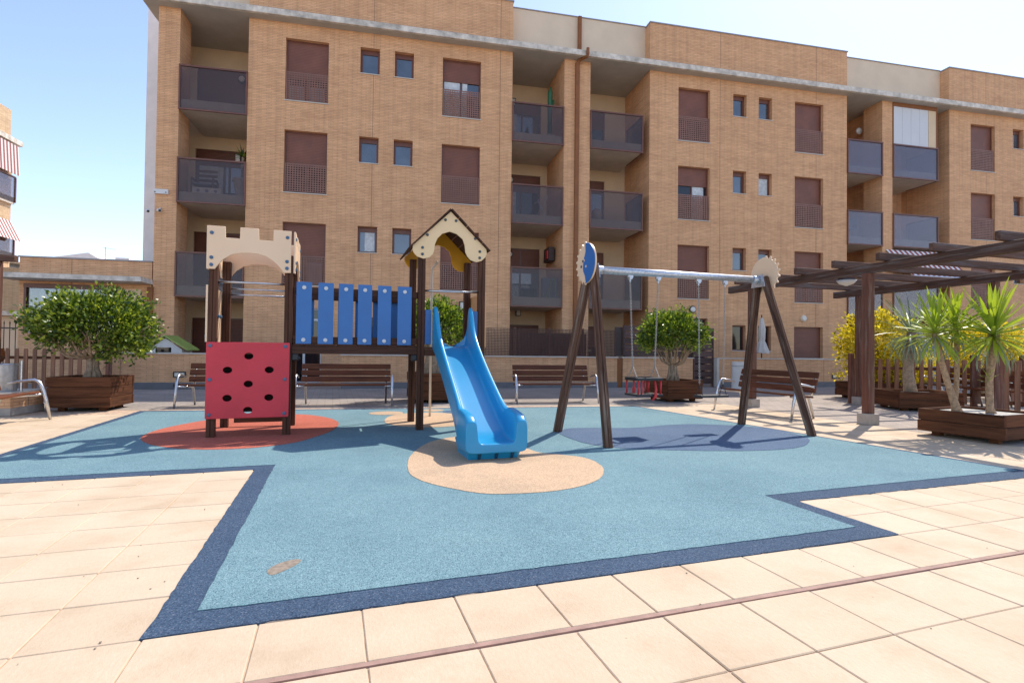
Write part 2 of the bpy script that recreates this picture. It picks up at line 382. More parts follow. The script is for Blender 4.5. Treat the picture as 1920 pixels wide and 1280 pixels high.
def plate(outer, holes, f, t0, t1):
    """flat plate with holes: outline in (u,v), f(u,v,w) to space, thickness from w=t0 to w=t1; returns MB"""
    bm = bmesh.new(); loops = [outer]+holes; edges = []
    for lp in loops:
        vs = [bm.verts.new((u, v, 0)) for u, v in lp]
        edges += [bm.edges.new((vs[i], vs[(i+1) % len(vs)])) for i in range(len(vs))]
    bmesh.ops.triangle_fill(bm, use_beauty=True, use_dissolve=False, edges=edges)
    bm.verts.index_update(); mb = MB(); n = len(bm.verts)
    co = [(q.co.x, q.co.y) for q in bm.verts]
    vs = [f(u, v, t0) for u, v in co]+[f(u, v, t1) for u, v in co]
    fs = [tuple(q.index for q in p.verts) for p in bm.faces]; fs2 = [tuple(i+n for i in p[::-1]) for p in fs]
    side = []; k = 0
    for lp in loops:
        m = len(lp)
        for i in range(m): side.append((k+i, k+(i+1) % m, k+(i+1) % m+n, k+i+n))
        k += m
    bm.free(); mb.add(vs, fs+fs2+side); return mb
def wall_holes(mb, x0, x1, z0, z1, y, depth, holes):
    """wall front at y facing -Y with openings (xa,xb,za,zb) and reveals going back by depth"""
    xs = sorted({x0, x1, *[h[0] for h in holes], *[h[1] for h in holes]}); zs = sorted({z0, z1, *[h[2] for h in holes], *[h[3] for h in holes]})
    for i in range(len(xs)-1):
        for j in range(len(zs)-1):
            a, b, c, d = xs[i], xs[i+1], zs[j], zs[j+1]; mx, mz = (a+b)/2, (c+d)/2
            if any(h[0] < mx < h[1] and h[2] < mz < h[3] for h in holes): continue
            mb.quad((a, y, c), (b, y, c), (b, y, d), (a, y, d))
    for a, b, c, d in holes:
        q = y+depth
        mb.quad((a, y, c), (a, y, d), (a, q, d), (a, q, c)); mb.quad((b, y, c), (b, q, c), (b, q, d), (b, y, d))
        mb.quad((a, y, d), (b, y, d), (b, q, d), (a, q, d)); mb.quad((a, y, c), (a, q, c), (b, q, c), (b, y, c))
    return mb
def sheet(name, pts, z, material, t=None, **kw):
    mb = plate(pts, [], lambda u, v, w: (u, v, w), z-(t or .003), z)
    return mb.build(name, material, **kw)
def T(x, y, o=(0, 0)):
    c, s = math.cos(TH), math.sin(TH); return (x*c-y*s, x*s+y*c)
def smooth_loop(pts, k=3):
    """closed Catmull-Rom through pts"""
    out = []; n = len(pts)
    for i in range(n):
        p0, p1, p2, p3 = (Vector((*pts[(i+j-1) % n], 0)) for j in range(4))
        for s_ in range(k):
            t = s_/k; q = .5*((2*p1)+(-p0+p2)*t+(2*p0-5*p1+4*p2-p3)*t*t+(-p0+3*p1-3*p2+p3)*t**3); out.append((q.x, q.y))
    return out

# ================================================================== THE GROUND
g = MB().quad((-400, -200, -.03), (400, -200, -.03), (400, 900, -.03), (-400, 900, -.03)).build('ground', 'ground', kind='structure')
MB().quad((-26, 10.55, -.004), (34, 10.55, -.004), (34, 33, -.004), (-26, 33, -.004)).build('courtyard', 'ground', kind='structure')
pav = MB()
p = [T(-14, -.5), T(16, -.5), T(16, 11), T(-14, 12)]
pav.quad(*[(x, y, -.007) for x, y in p])
pav = pav.build('paving', 'grout', kind='structure')
# cream tiles, 40 cm, each one a piece; the nearest ones as objects, the rest joined
Minv = cam.matrix_world.inverted()
def px(x, y, z=0):
    q = Minv @ Vector((x, y, z))
    if q.z > -.05: return None
    return (960+995.7*q.x/-q.z, 640-995.7*q.y/-q.z)
INNER = [(-3.0, 5.5), (-.5, 5.5), (-.5, 2.6), (3.2, 2.6), (3.2, 3.35), (6.1, 3.35), (5.9, 9.5), (-3.0, 10.2)]
def inside(x, y, poly):
    c = False; j = len(poly)-1
    for i in range(len(poly)):
        (xi, yi), (xj, yj) = poly[i], poly[j]
        if (yi > y) != (yj > y) and x < (xj-xi)*(y-yi)/(yj-yi)+xi: c = not c
        j = i
    return c
S = .4037; G_ = .0024
tm = MB().box(G_, S-G_, G_, S-G_, -.03, 0).mesh('tile', bevel=.004); tm.materials.append(MT['tile'])
cells = []
for c in range(-30, 36):
    for r in range(-5, 21):
        x0 = -.675+c*S; y0 = 2.387+r*.378 if r >= 0 else 2.387+r*S-(.034 if r < -1 else 0); sy = .378/S if r >= 0 else 1
        if all(inside(x0+a*S, y0+b*S, INNER) for a in (-.05, 1.05) for b in (-.05, 1.05)): continue
        X, Y_ = T(x0+.2, y0+.2)
        if Y_ > 10.45 or (x0 > 8.1 and y0 > 4.1): continue
        vis = [px(*T(x0+a*S, y0+b*S)) for a in (0, 1) for b in (0, 1)]
        v = any(q and -20 < q[0] < 1940 and -20 < q[1] < 1300 for q in vis)
        cells.append((not v, X*X+Y_*Y_, x0, y0, sy))
cells.sort()
rest = MB(); tb = [tuple(q.co) for q in tm.vertices]; tf = [tuple(q.vertices) for q in tm.polygons]
rt_ = random.Random(3)
for i, (nv, d, x0, y0, sy) in enumerate(cells):
    X, Y_ = T(x0, y0); dz = rt_.uniform(-.0015, .001); tl = (rt_.uniform(-.0016, .0016), rt_.uniform(-.0016, .0016))
    if i < 290 and not nv: inst(tm, 'tile', pav, (X, Y_, dz), (tl[0], tl[1], TH), (1, sy, 1))
    else:
        m = Matrix.Translation((X, Y_, dz)) @ Euler((tl[0], tl[1], TH)).to_matrix().to_4x4() @ Matrix.Diagonal((1, sy, 1, 1))
        rest.add([m @ Vector(q) for q in tb], tf)
me = bpy.data.meshes.new('tiles_beyond'); me.from_pydata(rest.v, [], rest.f); me.materials.append(MT['tile'])
o = bpy.data.objects.new('tiles_beyond', me); C.collection.objects.link(o); o.parent = pav; o['kind'] = 'stuff'
# the red joint strip between two rows of tiles
sm = MB(); y0 = 1.984; sx = Matrix.Rotation(TH, 4, 'Z')
sm.box(-6, 12, y0-.029, y0-.004, -.03, .001, sx).build('joint_strip', 'redstrip', pav)
pv = sheet('pergola_floor', [T(8.1, 4.2), T(18, 4.2), T(18, 12), T(8.1, 10.6)], .002, 'cobble', kind='structure')

# ------------------------------------------------------------------ rubber safety surface
def jag(pts, amp=.006, step=.05, seed=1):
    rr = random.Random(seed); out = []
    for i in range(len(pts)):
        a = Vector((*pts[i], 0)); b = Vector((*pts[(i+1) % len(pts)], 0)); n = max(1, int((b-a).length/step))
        for k in range(n):
            q = a.lerp(b, k/n); out.append((q.x+rr.uniform(-amp, amp), q.y+rr.uniform(-amp, amp)))
    return out
outer = [T(-3.22, 5.38), T(-.665, 5.372), T(-.68, 2.388), T(3.365, 2.388), T(3.365, 3.15), T(6.47, 3.15), T(6.33, 4.9), T(6.16, 6.85), T(5.93, 9.45), (4.75, 10.2), (-4.35, 10.32)]
inner = [T(-3.12, 5.54), T(-.505, 5.53), T(-.525, 2.56), T(3.22, 2.56), T(3.22, 3.33), T(6.35, 3.36), T(6.25, 4.9), T(6.08, 6.8), T(5.85, 9.36), (4.66, 10.06), (-4.2, 10.14)]
saf = sheet('play_surface', jag(outer, .005, .05), .004, 'darkG', .03, kind='structure')
sheet('surface_field', jag(inner, .004, .06, 2), .008, 'blueG', parent=saf)
coral = [(-3.07, 7.32), (-3.11, 7.94), (-2.98, 8.49), (-2.77, 8.94), (-2.36, 9.38), (-1.63, 9.45), (-1.14, 9.0), (-.87, 8.34), (-.86, 7.6), (-1.01, 7.04), (-1.19, 6.64), (-1.53, 6.38), (-1.95, 6.32), (-2.37, 6.45), (-2.78, 6.8)]
sand = [(.1, 4.99), (.12, 5.54), (.25, 6.12), (.43, 6.52), (.7, 6.78), (1.03, 6.75), (1.3, 6.36), (1.42, 5.94), (1.51, 5.64), (1.67, 5.5), (1.85, 5.36), (1.94, 5.18), (1.94, 4.88), (1.86, 4.62), (1.72, 4.38), (1.51, 4.19), (1.24, 4.07), (.95, 4.04), (.67, 4.08), (.48, 4.23), (.3, 4.43), (.16, 4.67)]
slate = [(2.13, 6.91), (2.28, 7.2), (2.46, 7.33), (2.82, 7.31), (3.14, 7.24), (3.52, 7.27), (3.99, 7.44), (4.41, 7.5), (4.75, 7.4), (5.12, 7.2), (5.36, 6.93), (5.4, 6.47), (5.28, 6.04), (5.07, 5.78), (4.75, 5.52), (4.36, 5.39), (3.94, 5.37), (3.41, 5.45), (2.9, 5.59), (2.58, 5.71), (2.36, 5.88), (2.19, 6.23)]
sand2 = [(-.2, 8.4), (-.16, 8.89), (.01, 9.3), (.31, 9.42), (.62, 9.46), (.88, 9.28), (1.15, 9.02), (1.26, 8.52), (1.1, 8.03), (.87, 7.78), (.5, 7.68), (.05, 7.84), (-.13, 8.1)]
def ell(cx, cy, a, b, n=18): return [(cx+a*math.cos(2*math.pi*k/n), cy+b*math.sin(2*math.pi*k/n)) for k in range(n)]
for nm, pts, mt_ in (('coral_patch', coral, 'coralG'), ('sand_patch', sand, 'sandG'), ('slate_patch', slate, 'slateG'), ('sand_patch', sand2, 'sandG'),
                     ('sand_patch', ell(-.2, 9.46, .29, .26), 'sandG'), ('sand_patch', ell(.62, 9.8, .2, .18), 'sandG'), ('slate_patch', ell(1.0, 9.55, .22, .2), 'slateG')):
    sheet(nm, jag(smooth_loop(pts, 4), .003, .05, 5), .012, mt_, parent=saf)
stn = smooth_loop([(-.625, 2.85), (-.60, 2.93), (-.53, 2.985), (-.485, 2.97), (-.50, 2.91), (-.54, 2.85), (-.59, 2.80)], 3)
MT['stain'] = m_plain('brown stain', (.25, .2, .15), .9, .3, 40)
sheet('stain', stn, .0095, 'stain', parent=saf)
# small litter: pebbles and chips scattered on the tiles
rr = random.Random(11); lit = MB()
for k in range(90):
    X, Y_ = rr.uniform(-3, 6), rr.uniform(1.3, 5); q = px(X, Y_)
    if q is None: continue
    s = rr.uniform(.002, .005); lit.ball((X, Y_, .003), s, 6, 4, (1, 1.3, .5))
lit.build('pebbles', 'stain', kind='stuff')
tag(bpy.data.objects['pebbles'], 'tiny dark pebbles and grit scattered over the cream paving', 'grit')

# ================================================================== APARTMENT BUILDING
BY = 18.
bld = thing('apartment_building', 'four storey brick apartment building with brown shutters and recessed smoked glass balconies', 'building', (0, BY, 0))
def wpart(mb, name, mt_, parent=None, **kw): return mb.build(name, mt_, parent or bld, world=True, **kw)
ROWS = (11.04, 8.085, 5.13)
BX = (-3.68, 1.32, 10.09, 15.11, 23.78)           # left edges of the tall windows
SX = ((-1.38, .62), (-.27, .62), (12.385, .58), (13.5, .59), (26.09, .6))
GF = [(-3.55, -2.45, 0, 2.4), (-1.1, .1, .95, 2.15), (1.32, 2.63, .0, 2.15), (10.5, 11.35, 0, 2.4), (12.39, 12.97, 1.22, 2.17), (13.5, 14.08, 1.22, 2.17), (15.1, 16.42, .95, 2.17), (24, 25.3, 0, 2.3)]
holes = {0: [], 1: [], 2: []}
def blk(x): return 0 if x < 3.8 else 1 if x < 17.6 else 2
for z in ROWS:
    for x in BX: holes[blk(x)].append((x, x+1.31, z-2.0, z))
    for x, wd in SX: holes[blk(x)].append((x, x+wd, z-.86, z))
for h in GF: holes[blk(h[0])].append(h)
for i, (a, b) in enumerate(((-4.78, 3.74), (8.93, 17.53), (22.65, 34))):
    wall_holes(MB(), a, b, 0, 11.53, BY, .24, holes[i]).build('wall', 'brick', bld, world=True)
# returns of the blocks, piers
for a, b, c in ((3.62, 3.738, .25), (8.93, 9.1, .002), (22.65, 22.8, .002), (-4.78, -4.66, .25), (17.41, 17.53, .25)):
    wpart(MB().box(a, b, BY+c, 20.2, 0, 11.53), 'side_wall', 'brick')
for a, b, d in ((-7.33, -6.73, .85), (5.63, 6.61, 2.2), (19.24, 19.74, .9)):
    wpart(MB().box(a, b, BY, BY+d, 0, 11.53), 'pier', 'brick')
wpart(MB().box(19.6, 19.72, BY+.9, 20.2, 0, 11.53), 'dividing_wall', 'brick')
wpart(MB().box(-7.33, -7.2, BY+.85, 20.2, 0, 11.53), 'side_wall', 'plaster')
# recess back walls
DOORS = {0: [], 1: [], 2: [], 3: [], 4: []}
REC = ((-7.2, -4.78), (3.74, 5.63), (6.61, 8.93), (17.53, 19.6), (19.74, 22.65))
FL = (0., 2.98, 5.87, 8.75)
drx = ((-7.0, -4.85), (3.85, 5.37), (6.68, 8.05), (17.6, 18.6), (19.9, 21.2))
for i, (a, b) in enumerate(REC):
    hs = [(drx[i][0], drx[i][1], f+.02, f+2.12) for f in FL]
    wall_holes(MB(), a, b, 0, 11.53, 20.2, .12, hs).build('recess_wall', 'plaster' if i < 3 else 'brick', bld, world=True)
    for j, (c, d, e, f_) in enumerate(hs):
        fr = MB()
        for x0, x1, z0, z1 in ((c, c+.06, e, f_), (d-.06, d, e, f_), (c+.06, d-.06, f_-.06, f_), (c+.06, d-.06, e, e+.06), ((c+d)/2-.03, (c+d)/2+.03, e+.06, f_-.06)):
            fr.box(x0, x1, 20.27, 20.32, z0, z1)
        dr = wpart(fr, 'balcony_door', 'brown')
        st = {(0, 0): 1., (0, 1): 1., (0, 2): .25, (0, 3): 1, (1, 1): .45, (1, 2): .3, (1, 3): .2, (1, 0): .55, (2, 2): .22, (2, 1): .2, (2, 0): .4}.get((i, j), .35)
        zs = f_-.06-(f_-e-.12)*st
        wpart(MB().box(c+.06, d-.06, 20.28, 20.3, zs, f_-.06), 'shutter', 'shutter', dr)
        if st < .99: wpart(MB().box(c+.06, d-.06, 20.305, 20.315, e+.06, zs), 'pane', 'panedark' if (i+j) % 2 else 'pane', dr)
        if (i, j) in ((0, 2), (1, 2), (3, 2), (1, 3)): wpart(MB().box(c+.1, (c+d)/2-.2, 20.296, 20.303, e+.08, zs-.003), 'curtain', 'curtain', dr)
# balconies
def balcony(x0, x1, zs, ret=None, left=True):
    s = MB().box(x0, x1, BY+.03, 20.19, zs, zs+.33)
    sl = wpart(s, 'balcony', 'slab' if False else 'soffit')
    za, zb = zs-.02, zs+1.37; y = BY-.03
    fr = MB().box(x0, x1, y-.03, y+.04, zb-.05, zb).box(x0, x1, y-.025, y+.03, za, za+.05)
    fr.box(x0, x0+.045, y-.02, y+.03, za+.05, zb-.05).box(x1-.045, x1, y-.02, y+.03, za+.05, zb-.05)
    if ret is not None: fr.box(x1-.04, x1, y+.04, y+1.4, zb-.05, zb).box(x1-.04, x1, y+.04, y+1.4, za, za+.05).box(x1-.045, x1, y+1.36, y+1.4, za+.05, zb-.05)
    wpart(fr, 'railing_frame', 'brown', sl)
    wpart(MB().box(x0+.045, x1-.045, y, y+.012, za+.05, zb-.05), 'glass_panel', 'balglass', sl)
    if ret is not None: wpart(MB().box(x1-.03, x1-.018, y+.06, y+1.35, za+.05, zb-.05), 'glass_panel', 'balglass', sl)
    return sl
for zs in (8.42, 5.555, 2.66):
    balcony(-6.73, -4.785, zs); balcony(3.745, 5.625, zs); balcony(6.615, 8.66, zs, 8.925); balcony(17.535, 19.235, zs); balcony(19.745, 22.02, zs, 22.645)
# glazed-in upper balcony on the right
en = MB().box(19.76, 22.0, BY-.02, BY+.04, 11.36, 11.52).box(21.95, 22.0, BY-.02, BY+.04, 9.8, 11.36).box(19.76, 19.79, BY-.02, BY+.04, 9.8, 11.36)
en = wpart(en, 'glazing_frame', 'rust')
MT['blind'] = m_plain('white blind', (.66, .66, .66), .8, .04, 1)
for k in range(4): wpart(MB().box(19.8+k*.44, 20.23+k*.44, BY, BY+.015, 9.8, 11.36), 'blind', 'blind', en)
wpart(MB().box(21.57, 21.95, BY, BY+.015, 9.8, 11.36), 'blind', 'plaster', en)
# tall windows: frame > shutter, pane, lattice panel, sill
lat = MB(); LW, LH = 1.27, .9; nx, nz = 16, 12
for k in range(nx+1): x = k*(LW-.03)/nx; lat.box(x, x+.03, 0, .02, 0, LH)
for k in range(nz+1): z = k*(LH-.03)/nz; lat.box(0, LW, .002, .018, z, z+.032)
lat = mesh_of(lat, 'lattice_panel', 'latb')
states = {(1, 0): .36, (1, 2): .56, (2, 1): .34, (0, 2): .52, (3, 2): .52, (1, 1): .97, (0, 0): .62, (0, 1): .56, (2, 0): .56, (2, 2): .56, (3, 0): 1., (3, 1): .56, (4, 0): .56, (4, 1): .56}
for i, x in enumerate(BX):
    for j, z in enumerate(ROWS):
        y = BY+.15; fr = MB()
        for a, b, c, d in ((x, x+.05, z-2, z), (x+1.26, x+1.31, z-2, z), (x+.05, x+1.26, z-.05, z), (x+.05, x+1.26, z-2, z-1.95)): fr.box(a, b, y-.02, y+.06, c, d)
        if .99 > states.get((i, j), 1.): fr.box(x+.63, x+.68, y+.02, y+.07, z-1.95, z-.05)
        f = wpart(fr, 'window', 'brown')
        st = states.get((i, j), 1.); zb = z-.05-1.9*st
        wpart(MB().box(x+.05, x+1.26, y, y+.02, zb, z-.05), 'shutter', 'shutter', f)
        if st < .99:
            wpart(MB().box(x+.05, x+1.26, y+.045, y+.05, z-1.95, zb-.002), 'pane', 'pane' if (i, j) == (1, 0) else 'panedark', f)
            if (i, j) in ((0, 0), (0, 2), (3, 2)): wpart(MB().box(x+.1, x+.56, y+.03, y+.04, z-1.93, zb-.2).box(x+.74, x+1.2, y+.03, y+.04, z-1.93, zb-.2), 'curtain', 'cloth', f)
            if (i, j) == (1, 0): wpart(MB().box(x+.07, x+.6, y+.03, y+.04, z-1.93, zb-.004).box(x+.69, x+.86, y+.03, y+.04, z-1.93, zb-.004), 'curtain', 'curtain', f)
            if (i, j) == (2, 1): wpart(MB().box(x+.69, x+1.15, y+.03, y+.04, z-1.93, zb-.004), 'curtain', 'curtain', f)
        l = inst(lat, 'lattice_panel', f, (x+.02, .03, z-1.96))
        wpart(MB().box(x-.02, x+1.33, BY-.03, BY+.2, z-2.03, z-2.0), 'sill', 'coping', f)
for i, (x, wd) in enumerate(SX):
    for j, z in enumerate(ROWS):
        y = BY+.16; fr = MB(); t_ = .07
        for a, b, c, d in ((x, x+t_, z-.86, z), (x+wd-t_, x+wd, z-.86, z), (x+t_, x+wd-t_, z-.16, z), (x+t_, x+wd-t_, z-.86, z-.80)): fr.box(a, b, y, y+.07, c, d)
        f = wpart(fr, 'window', 'brown')
        wpart(MB().box(x+t_, x+wd-t_, y+.03, y+.04, z-.80, z-.16), 'pane', 'pane' if (i, j) not in ((3, 1),) else 'curtain', f)
        wpart(MB().box(x-.02, x+wd+.02, BY-.025, BY+.2, z-.885, z-.86), 'sill', 'coping', f)
        if (i, j) == (0, 2): wpart(MB().box(x+t_+.15, x+wd-t_-.02, y+.015, y+.025, z-.79, z-.17), 'curtain', 'curtain', f)
for k, (a, b, c, d) in enumerate(GF):
    y = BY+.15; fr = MB()
    for e, f_, g_, h in ((a, a+.05, c, d), (b-.05, b, c, d), (a+.05, b-.05, d-.05, d), (a+.05, b-.05, c, c+.04)): fr.box(e, f_, y, y+.06, g_, h)
    nm = 'door' if c == 0 else 'window'
    f = wpart(fr, nm, 'white' if k == 0 else 'brown')
    if k == 0:
        wpart(MB().box(a+.05, b-.05, y+.03, y+.04, c+.04, d-.05), 'pane', 'panedark', f)
        wpart(MB().box((a+b)/2-.03, (a+b)/2+.04, y-.01, y+.03, c, d-.05).box(a+.1, b-.05, y-.005, y+.02, 2.0, 2.06), 'door_leaf_frame', 'white', f)
    elif k in (6, 2): wpart(MB().box(a+.05, b-.05, y, y+.02, c+.04, d-.05), 'shutter', 'shutter', f)
    else: wpart(MB().box(a+.05, b-.05, y+.03, y+.04, c+.04, d-.05), 'pane', 'panedark', f)
    if c > 0: wpart(MB().box(a-.02, b+.02, BY-.025, BY+.2, c-.03, c), 'sill', 'coping', f)
# roof slab and parapets
wpart(MB().box(-7.72, 36, 17.64, 20.4, 11.535, 11.735), 'roof_slab', 'slab', bevel=.012)
MT['soffitpale'] = m_plain('pale soffit board', (.47, .44, .38), .9, .1, 1.6)
wpart(MB().box(-7.68, 36, 17.72, 20.19, 11.525, 11.5345), 'soffit', 'soffitpale')
for a, b, e in ((-4.78, 3.74, 1), (8.93, 17.53, 1), (22.65, 36, 1)):
    wpart(MB().box(a, b, BY, BY+.35, 11.736, 13.30), 'parapet', 'brick')
    wpart(MB().box(a-.03, b+.03, BY-.03, BY+.38, 13.30, 13.345), 'parapet_coping', 'cap')
    wpart(MB().box(a, a+.25, BY+.352, 20.4, 11.736, 13.30), 'parapet', 'brick')
for a, b in ((-7.3, -4.782), (3.742, 8.928), (17.532, 22.648)):
    wpart(MB().box(a, b, BY+.4, BY+.6, 11.736, 13.35), 'parapet', 'parapet')
    wpart(MB().box(a, b, BY+.37, BY+.63, 13.35, 13.385), 'parapet_coping', 'cap')
wpart(MB().box(-7.3, 36, 20.42, 31, 0, 11.7), 'rear_block', 'plaster')
wpart(MB().box(-8.87, -7.34, 20.95, 31, 0, 13.2), 'tiled_flank', 'whitetile')
# downpipe down the middle pier
pipe = MB().box(6.03, 6.17, BY-.10, BY-.003, .3, 11.42).box(6.24, 6.36, BY+.28, BY+.40, 11.74, 13.35)
pipe.tube([(6.1, BY-.05, 11.38), (6.15, BY-.1, 11.5), (6.34, 17.6, 11.50), (6.35, 17.58, 11.56), (6.35, 17.58, 11.78)], .06, 6)
wpart(pipe, 'downpipe', 'rust')
# small bracketed box and cameras on the left pier
bx = thing('wall_bracket', 'pale perforated bracket fixed to the left brick pier', 'bracket', (-7.2, 17.95, 5.75))
MB().box(-.14, .25, -.02, .045, 0, .14).build('plate', 'white', bx); MB().box(-.12, -.08, -.03, -.02, .03, .06).box(.18, .21, -.03, -.02, .03, .06).build('screw', 'brown', bx)
for k, (x, z, lb) in enumerate(((-7.17, 5.24, 'dark eyed security camera on the left brick pier under the bracket'), (-7.48, 5.2, 'small white security camera at the very corner of the brick pier'))):
    cmr = thing('security_camera', lb, 'camera', (x, 17.95, z), 0, 'security cameras on the pier')
    MB().tube([(0, .04, .08), (0, 0, .04), (0, -.06, 0)], .02, 6).build('bracket_arm', 'white', cmr)
    MB().tube([(-.03, -.02, .0), (.05, -.12, -.03)], [.05, .045], 10).build('housing', 'white', cmr)
    MB().tube([(.05, -.12, -.03), (.06, -.14, -.035)], .035, 10).build('lens', 'black', cmr)
# wall lamps of the recesses and facade
def lantern(x, y, z, lb):
    t = thing('wall_lantern', lb, 'lamp', (x, y, z), 0, 'lanterns on the building')
    MB().box(-.03, .03, -.06, 0, .12, .16).box(-.1, .1, -.2, -.04, .12, .15).box(-.09, -.075, -.195, -.18, -.12, .12).box(.075, .09, -.195, -.18, -.12, .12).box(-.09, -.075, -.06, -.045, -.12, .12).box(.075, .09, -.06, -.045, -.12, .12).box(-.09, .09, -.195, -.045, -.14, -.12).build('cage', 'iron', t)
    MB().box(-.07, .07, -.18, -.065, -.12, .12).build('glass', 'lamp', t)
def roundlamp(x, y, z, lb, mt_='iron'):
    t = thing('wall_lamp', lb, 'lamp', (x, y, z), 0, 'round lamps on the building')
    MB().disc((0, 0, 0), (0, -1, 0), .14, .06, 16).build('ring', mt_, t); MB().disc((0, -.05, 0), (0, -1, 0), .10, .05, 14).build('glass', 'lamp', t)
lantern(2.07, BY, 2.6, 'square lantern on brick wall above the slide'); lantern(4.5, 20.2, 2.6, 'lantern on plaster over the ground floor door right of the slide')
lantern(4.2, 20.2, 10.75, 'lantern in the top balcony left of the central pier'); lantern(-5.6, 20.2, 7.7, 'boxy lamp in the second highest balcony on the left')
roundlamp(-5.55, 20.2, 10.55, 'round lamp in the top left balcony recess'); roundlamp(4.15, 20.2, 7.75, 'round caged lamp beside the central pier, second floor from top')
roundlamp(4.15, 20.2, 4.85, 'round lamp above the first floor balcony door beside the moon panel'); roundlamp(10.7, BY, 2.72, 'dark ringed round lamp above the round tree')
roundlamp(15.5, BY, 2.5, 'pale round lamp above the closed ground floor shutter', 'plaster')
roundlamp(19.3, 19.2, 10.75, 'small white lamp on brick return in top balcony beside the white blinds', 'white')
t = thing('rooftop_antenna', 'thin aerial on the roof edge of the right brick block', 'antenna', (12.3, 19, 13.3)); MB().tube([(0, 0, 0), (0, 0, .5)], .012, 5).tube([(-.15, 0, .42), (.15, 0, .5)], .008, 4).build('mast', 'iron', t)
# things on the balconies
t = thing('garden_chair', 'slatted garden chair on the left balcony with the potted plant', 'chair', (-6.2, 18.75, 5.9))
for z in (.45, .6, .75, .9): MB().box(-.3, .3, .22, .25, z, z+.08).build('slat', 'bench', t)
MB().box(-.3, .3, -.25, .22, .38, .43).build('seat', 'cloth', t); MB().box(-.33, -.29, -.25, .25, .55, .6).box(.29, .33, -.25, .25, .55, .6).build('armrest', 'brown', t)
for a in (-.31, .31):
    for b in (-.23, .23): MB().box(a-.02, a+.02, b-.02, b+.02, 0, .55).build('leg', 'brown', t)
t = thing('plant_pot', 'large pale pot with a spiky plant on the left balcony', 'plant pot', (-5.0, 18.35, 5.89))
MB().lathe([(.16, 0), (.24, .5), (.27, .5), (.27, .58), (.22, .58)], 16).build('pot', 'terra', t)
MB().tube([(0, 0, .5), (.03, 0, 1.3)], .04, 6).build('stem', 'bark', t)
lf = MB(); rq = random.Random(4)
for k in range(40):
    a = rq.uniform(0, 6.28); e = rq.uniform(-.2, 1.3); L = rq.uniform(.25, .45); d = Vector((math.cos(a)*math.cos(e), math.sin(a)*math.cos(e), math.sin(e))); s = d.cross(Vector((0, 0, 1))).normalized()*.02; c0 = Vector((.03, 0, 1.3))
    lf.add([c0, c0+d*L*.5+s, c0+d*L, c0+d*L*.5-s], [(0, 1, 2, 3)])
lf.build('foliage', 'leaf', t, kind='stuff')
t = thing('planter_trough', 'narrow white trough with dark emblems behind balcony glass', 'planter', (-5.95, 18.25, 5.89))
MB().box(-.42, .42, -.08, .08, 0, .2).build('trough', 'white', t)
for k in (-.25, 0, .25): MB().disc((k, -.08, .1), (0, -1, 0), .05, .01, 10).build('emblem', 'cloth', t)
t = thing('drying_rack', 'folding drying rack on balcony left of the central pier', 'drying rack', (5.2, 18.8, 5.9))
MB().tube([(-.3, 0, 0), (.1, 0, .95)], .012, 5).tube([(.1, 0, 0), (-.3, 0, .75)], .012, 5).tube([(-.3, 0, .75), (.1, 0, .95), (.3, 0, 1.0)], .012, 5).tube([(-.3, .5, 0), (.1, .5, .95)], .012, 5).tube([(-.3, .5, .75), (.3, .5, 1.0)], .012, 5).build('frame', 'alu', t)
t = thing('cactus_ornament', 'tall green cactus ornament standing on the top balcony by the pier', 'ornament', (5.25, 18.5, 8.75))
MB().tube([(0, 0, 0), (0, 0, 1.75), (.02, 0, 1.95)], [.08, .09, .03], 10).tube([(.0, 0, 1.2), (.12, 0, 1.3), (.13, 0, 1.5)], .04, 8).build('body', 'green', t, smooth='all'); MB().lathe([(.12, 0), (.15, .2)], 12, (0, 0, 0)).build('pot', 'terra', t)
t = thing('plastic_chair', 'blue grey chair behind smoked glass on right balcony', 'chair', (18.3, 18.7, 5.89))
MB().box(-.25, .25, -.25, .25, .42, .46).build('seat', 'cloth', t); MB().box(.2, .25, -.22, .22, .46, .95).build('backrest', 'cloth', t)
for a in (-.22, .22):
    for b in (-.22, .22): MB().box(a-.02, a+.02, b-.02, b+.02, 0, .42).build('leg', 'cloth', t)
t = thing('wall_shelf', 'dark shelf with pink things on the first floor balcony side wall', 'shelf', (5.55, 19.2, 4.45))
MB().box(-.2, 0, -.4, .3, 0, .5).build('cabinet', 'iron', t); MB().box(-.24, -.2, -.3, -.05, .08, .38).build('pink_bag', 'strap', t)
t = thing('toy_bundle', 'bunch of green and grey toys behind the first floor balcony glass', 'toys', (5.35, 18.35, 3.0))
MB().tube([(-.1, 0, 0), (-.05, 0, .7), (.1, 0, .75), (.15, 0, .1)], .02, 6).tube([(-.2, .1, 0), (0, .1, .6), (.2, .1, .2)], .02, 6).build('hoops', 'limeroof', t); MB().box(-.3, .25, .14, .4, 0, .75).build('box', 'cloth', t)
for x, z, lb in ((7.0, 5.9, 'pale round ball behind the glass right of central pier'),):
    t = thing('ball', lb, 'ball', (x, 18.3, z)); MB().ball((0, 0, .22), .2, 14, 9, (1, 1, 1.1)).build('ball_body', 'terra', t, smooth='all')
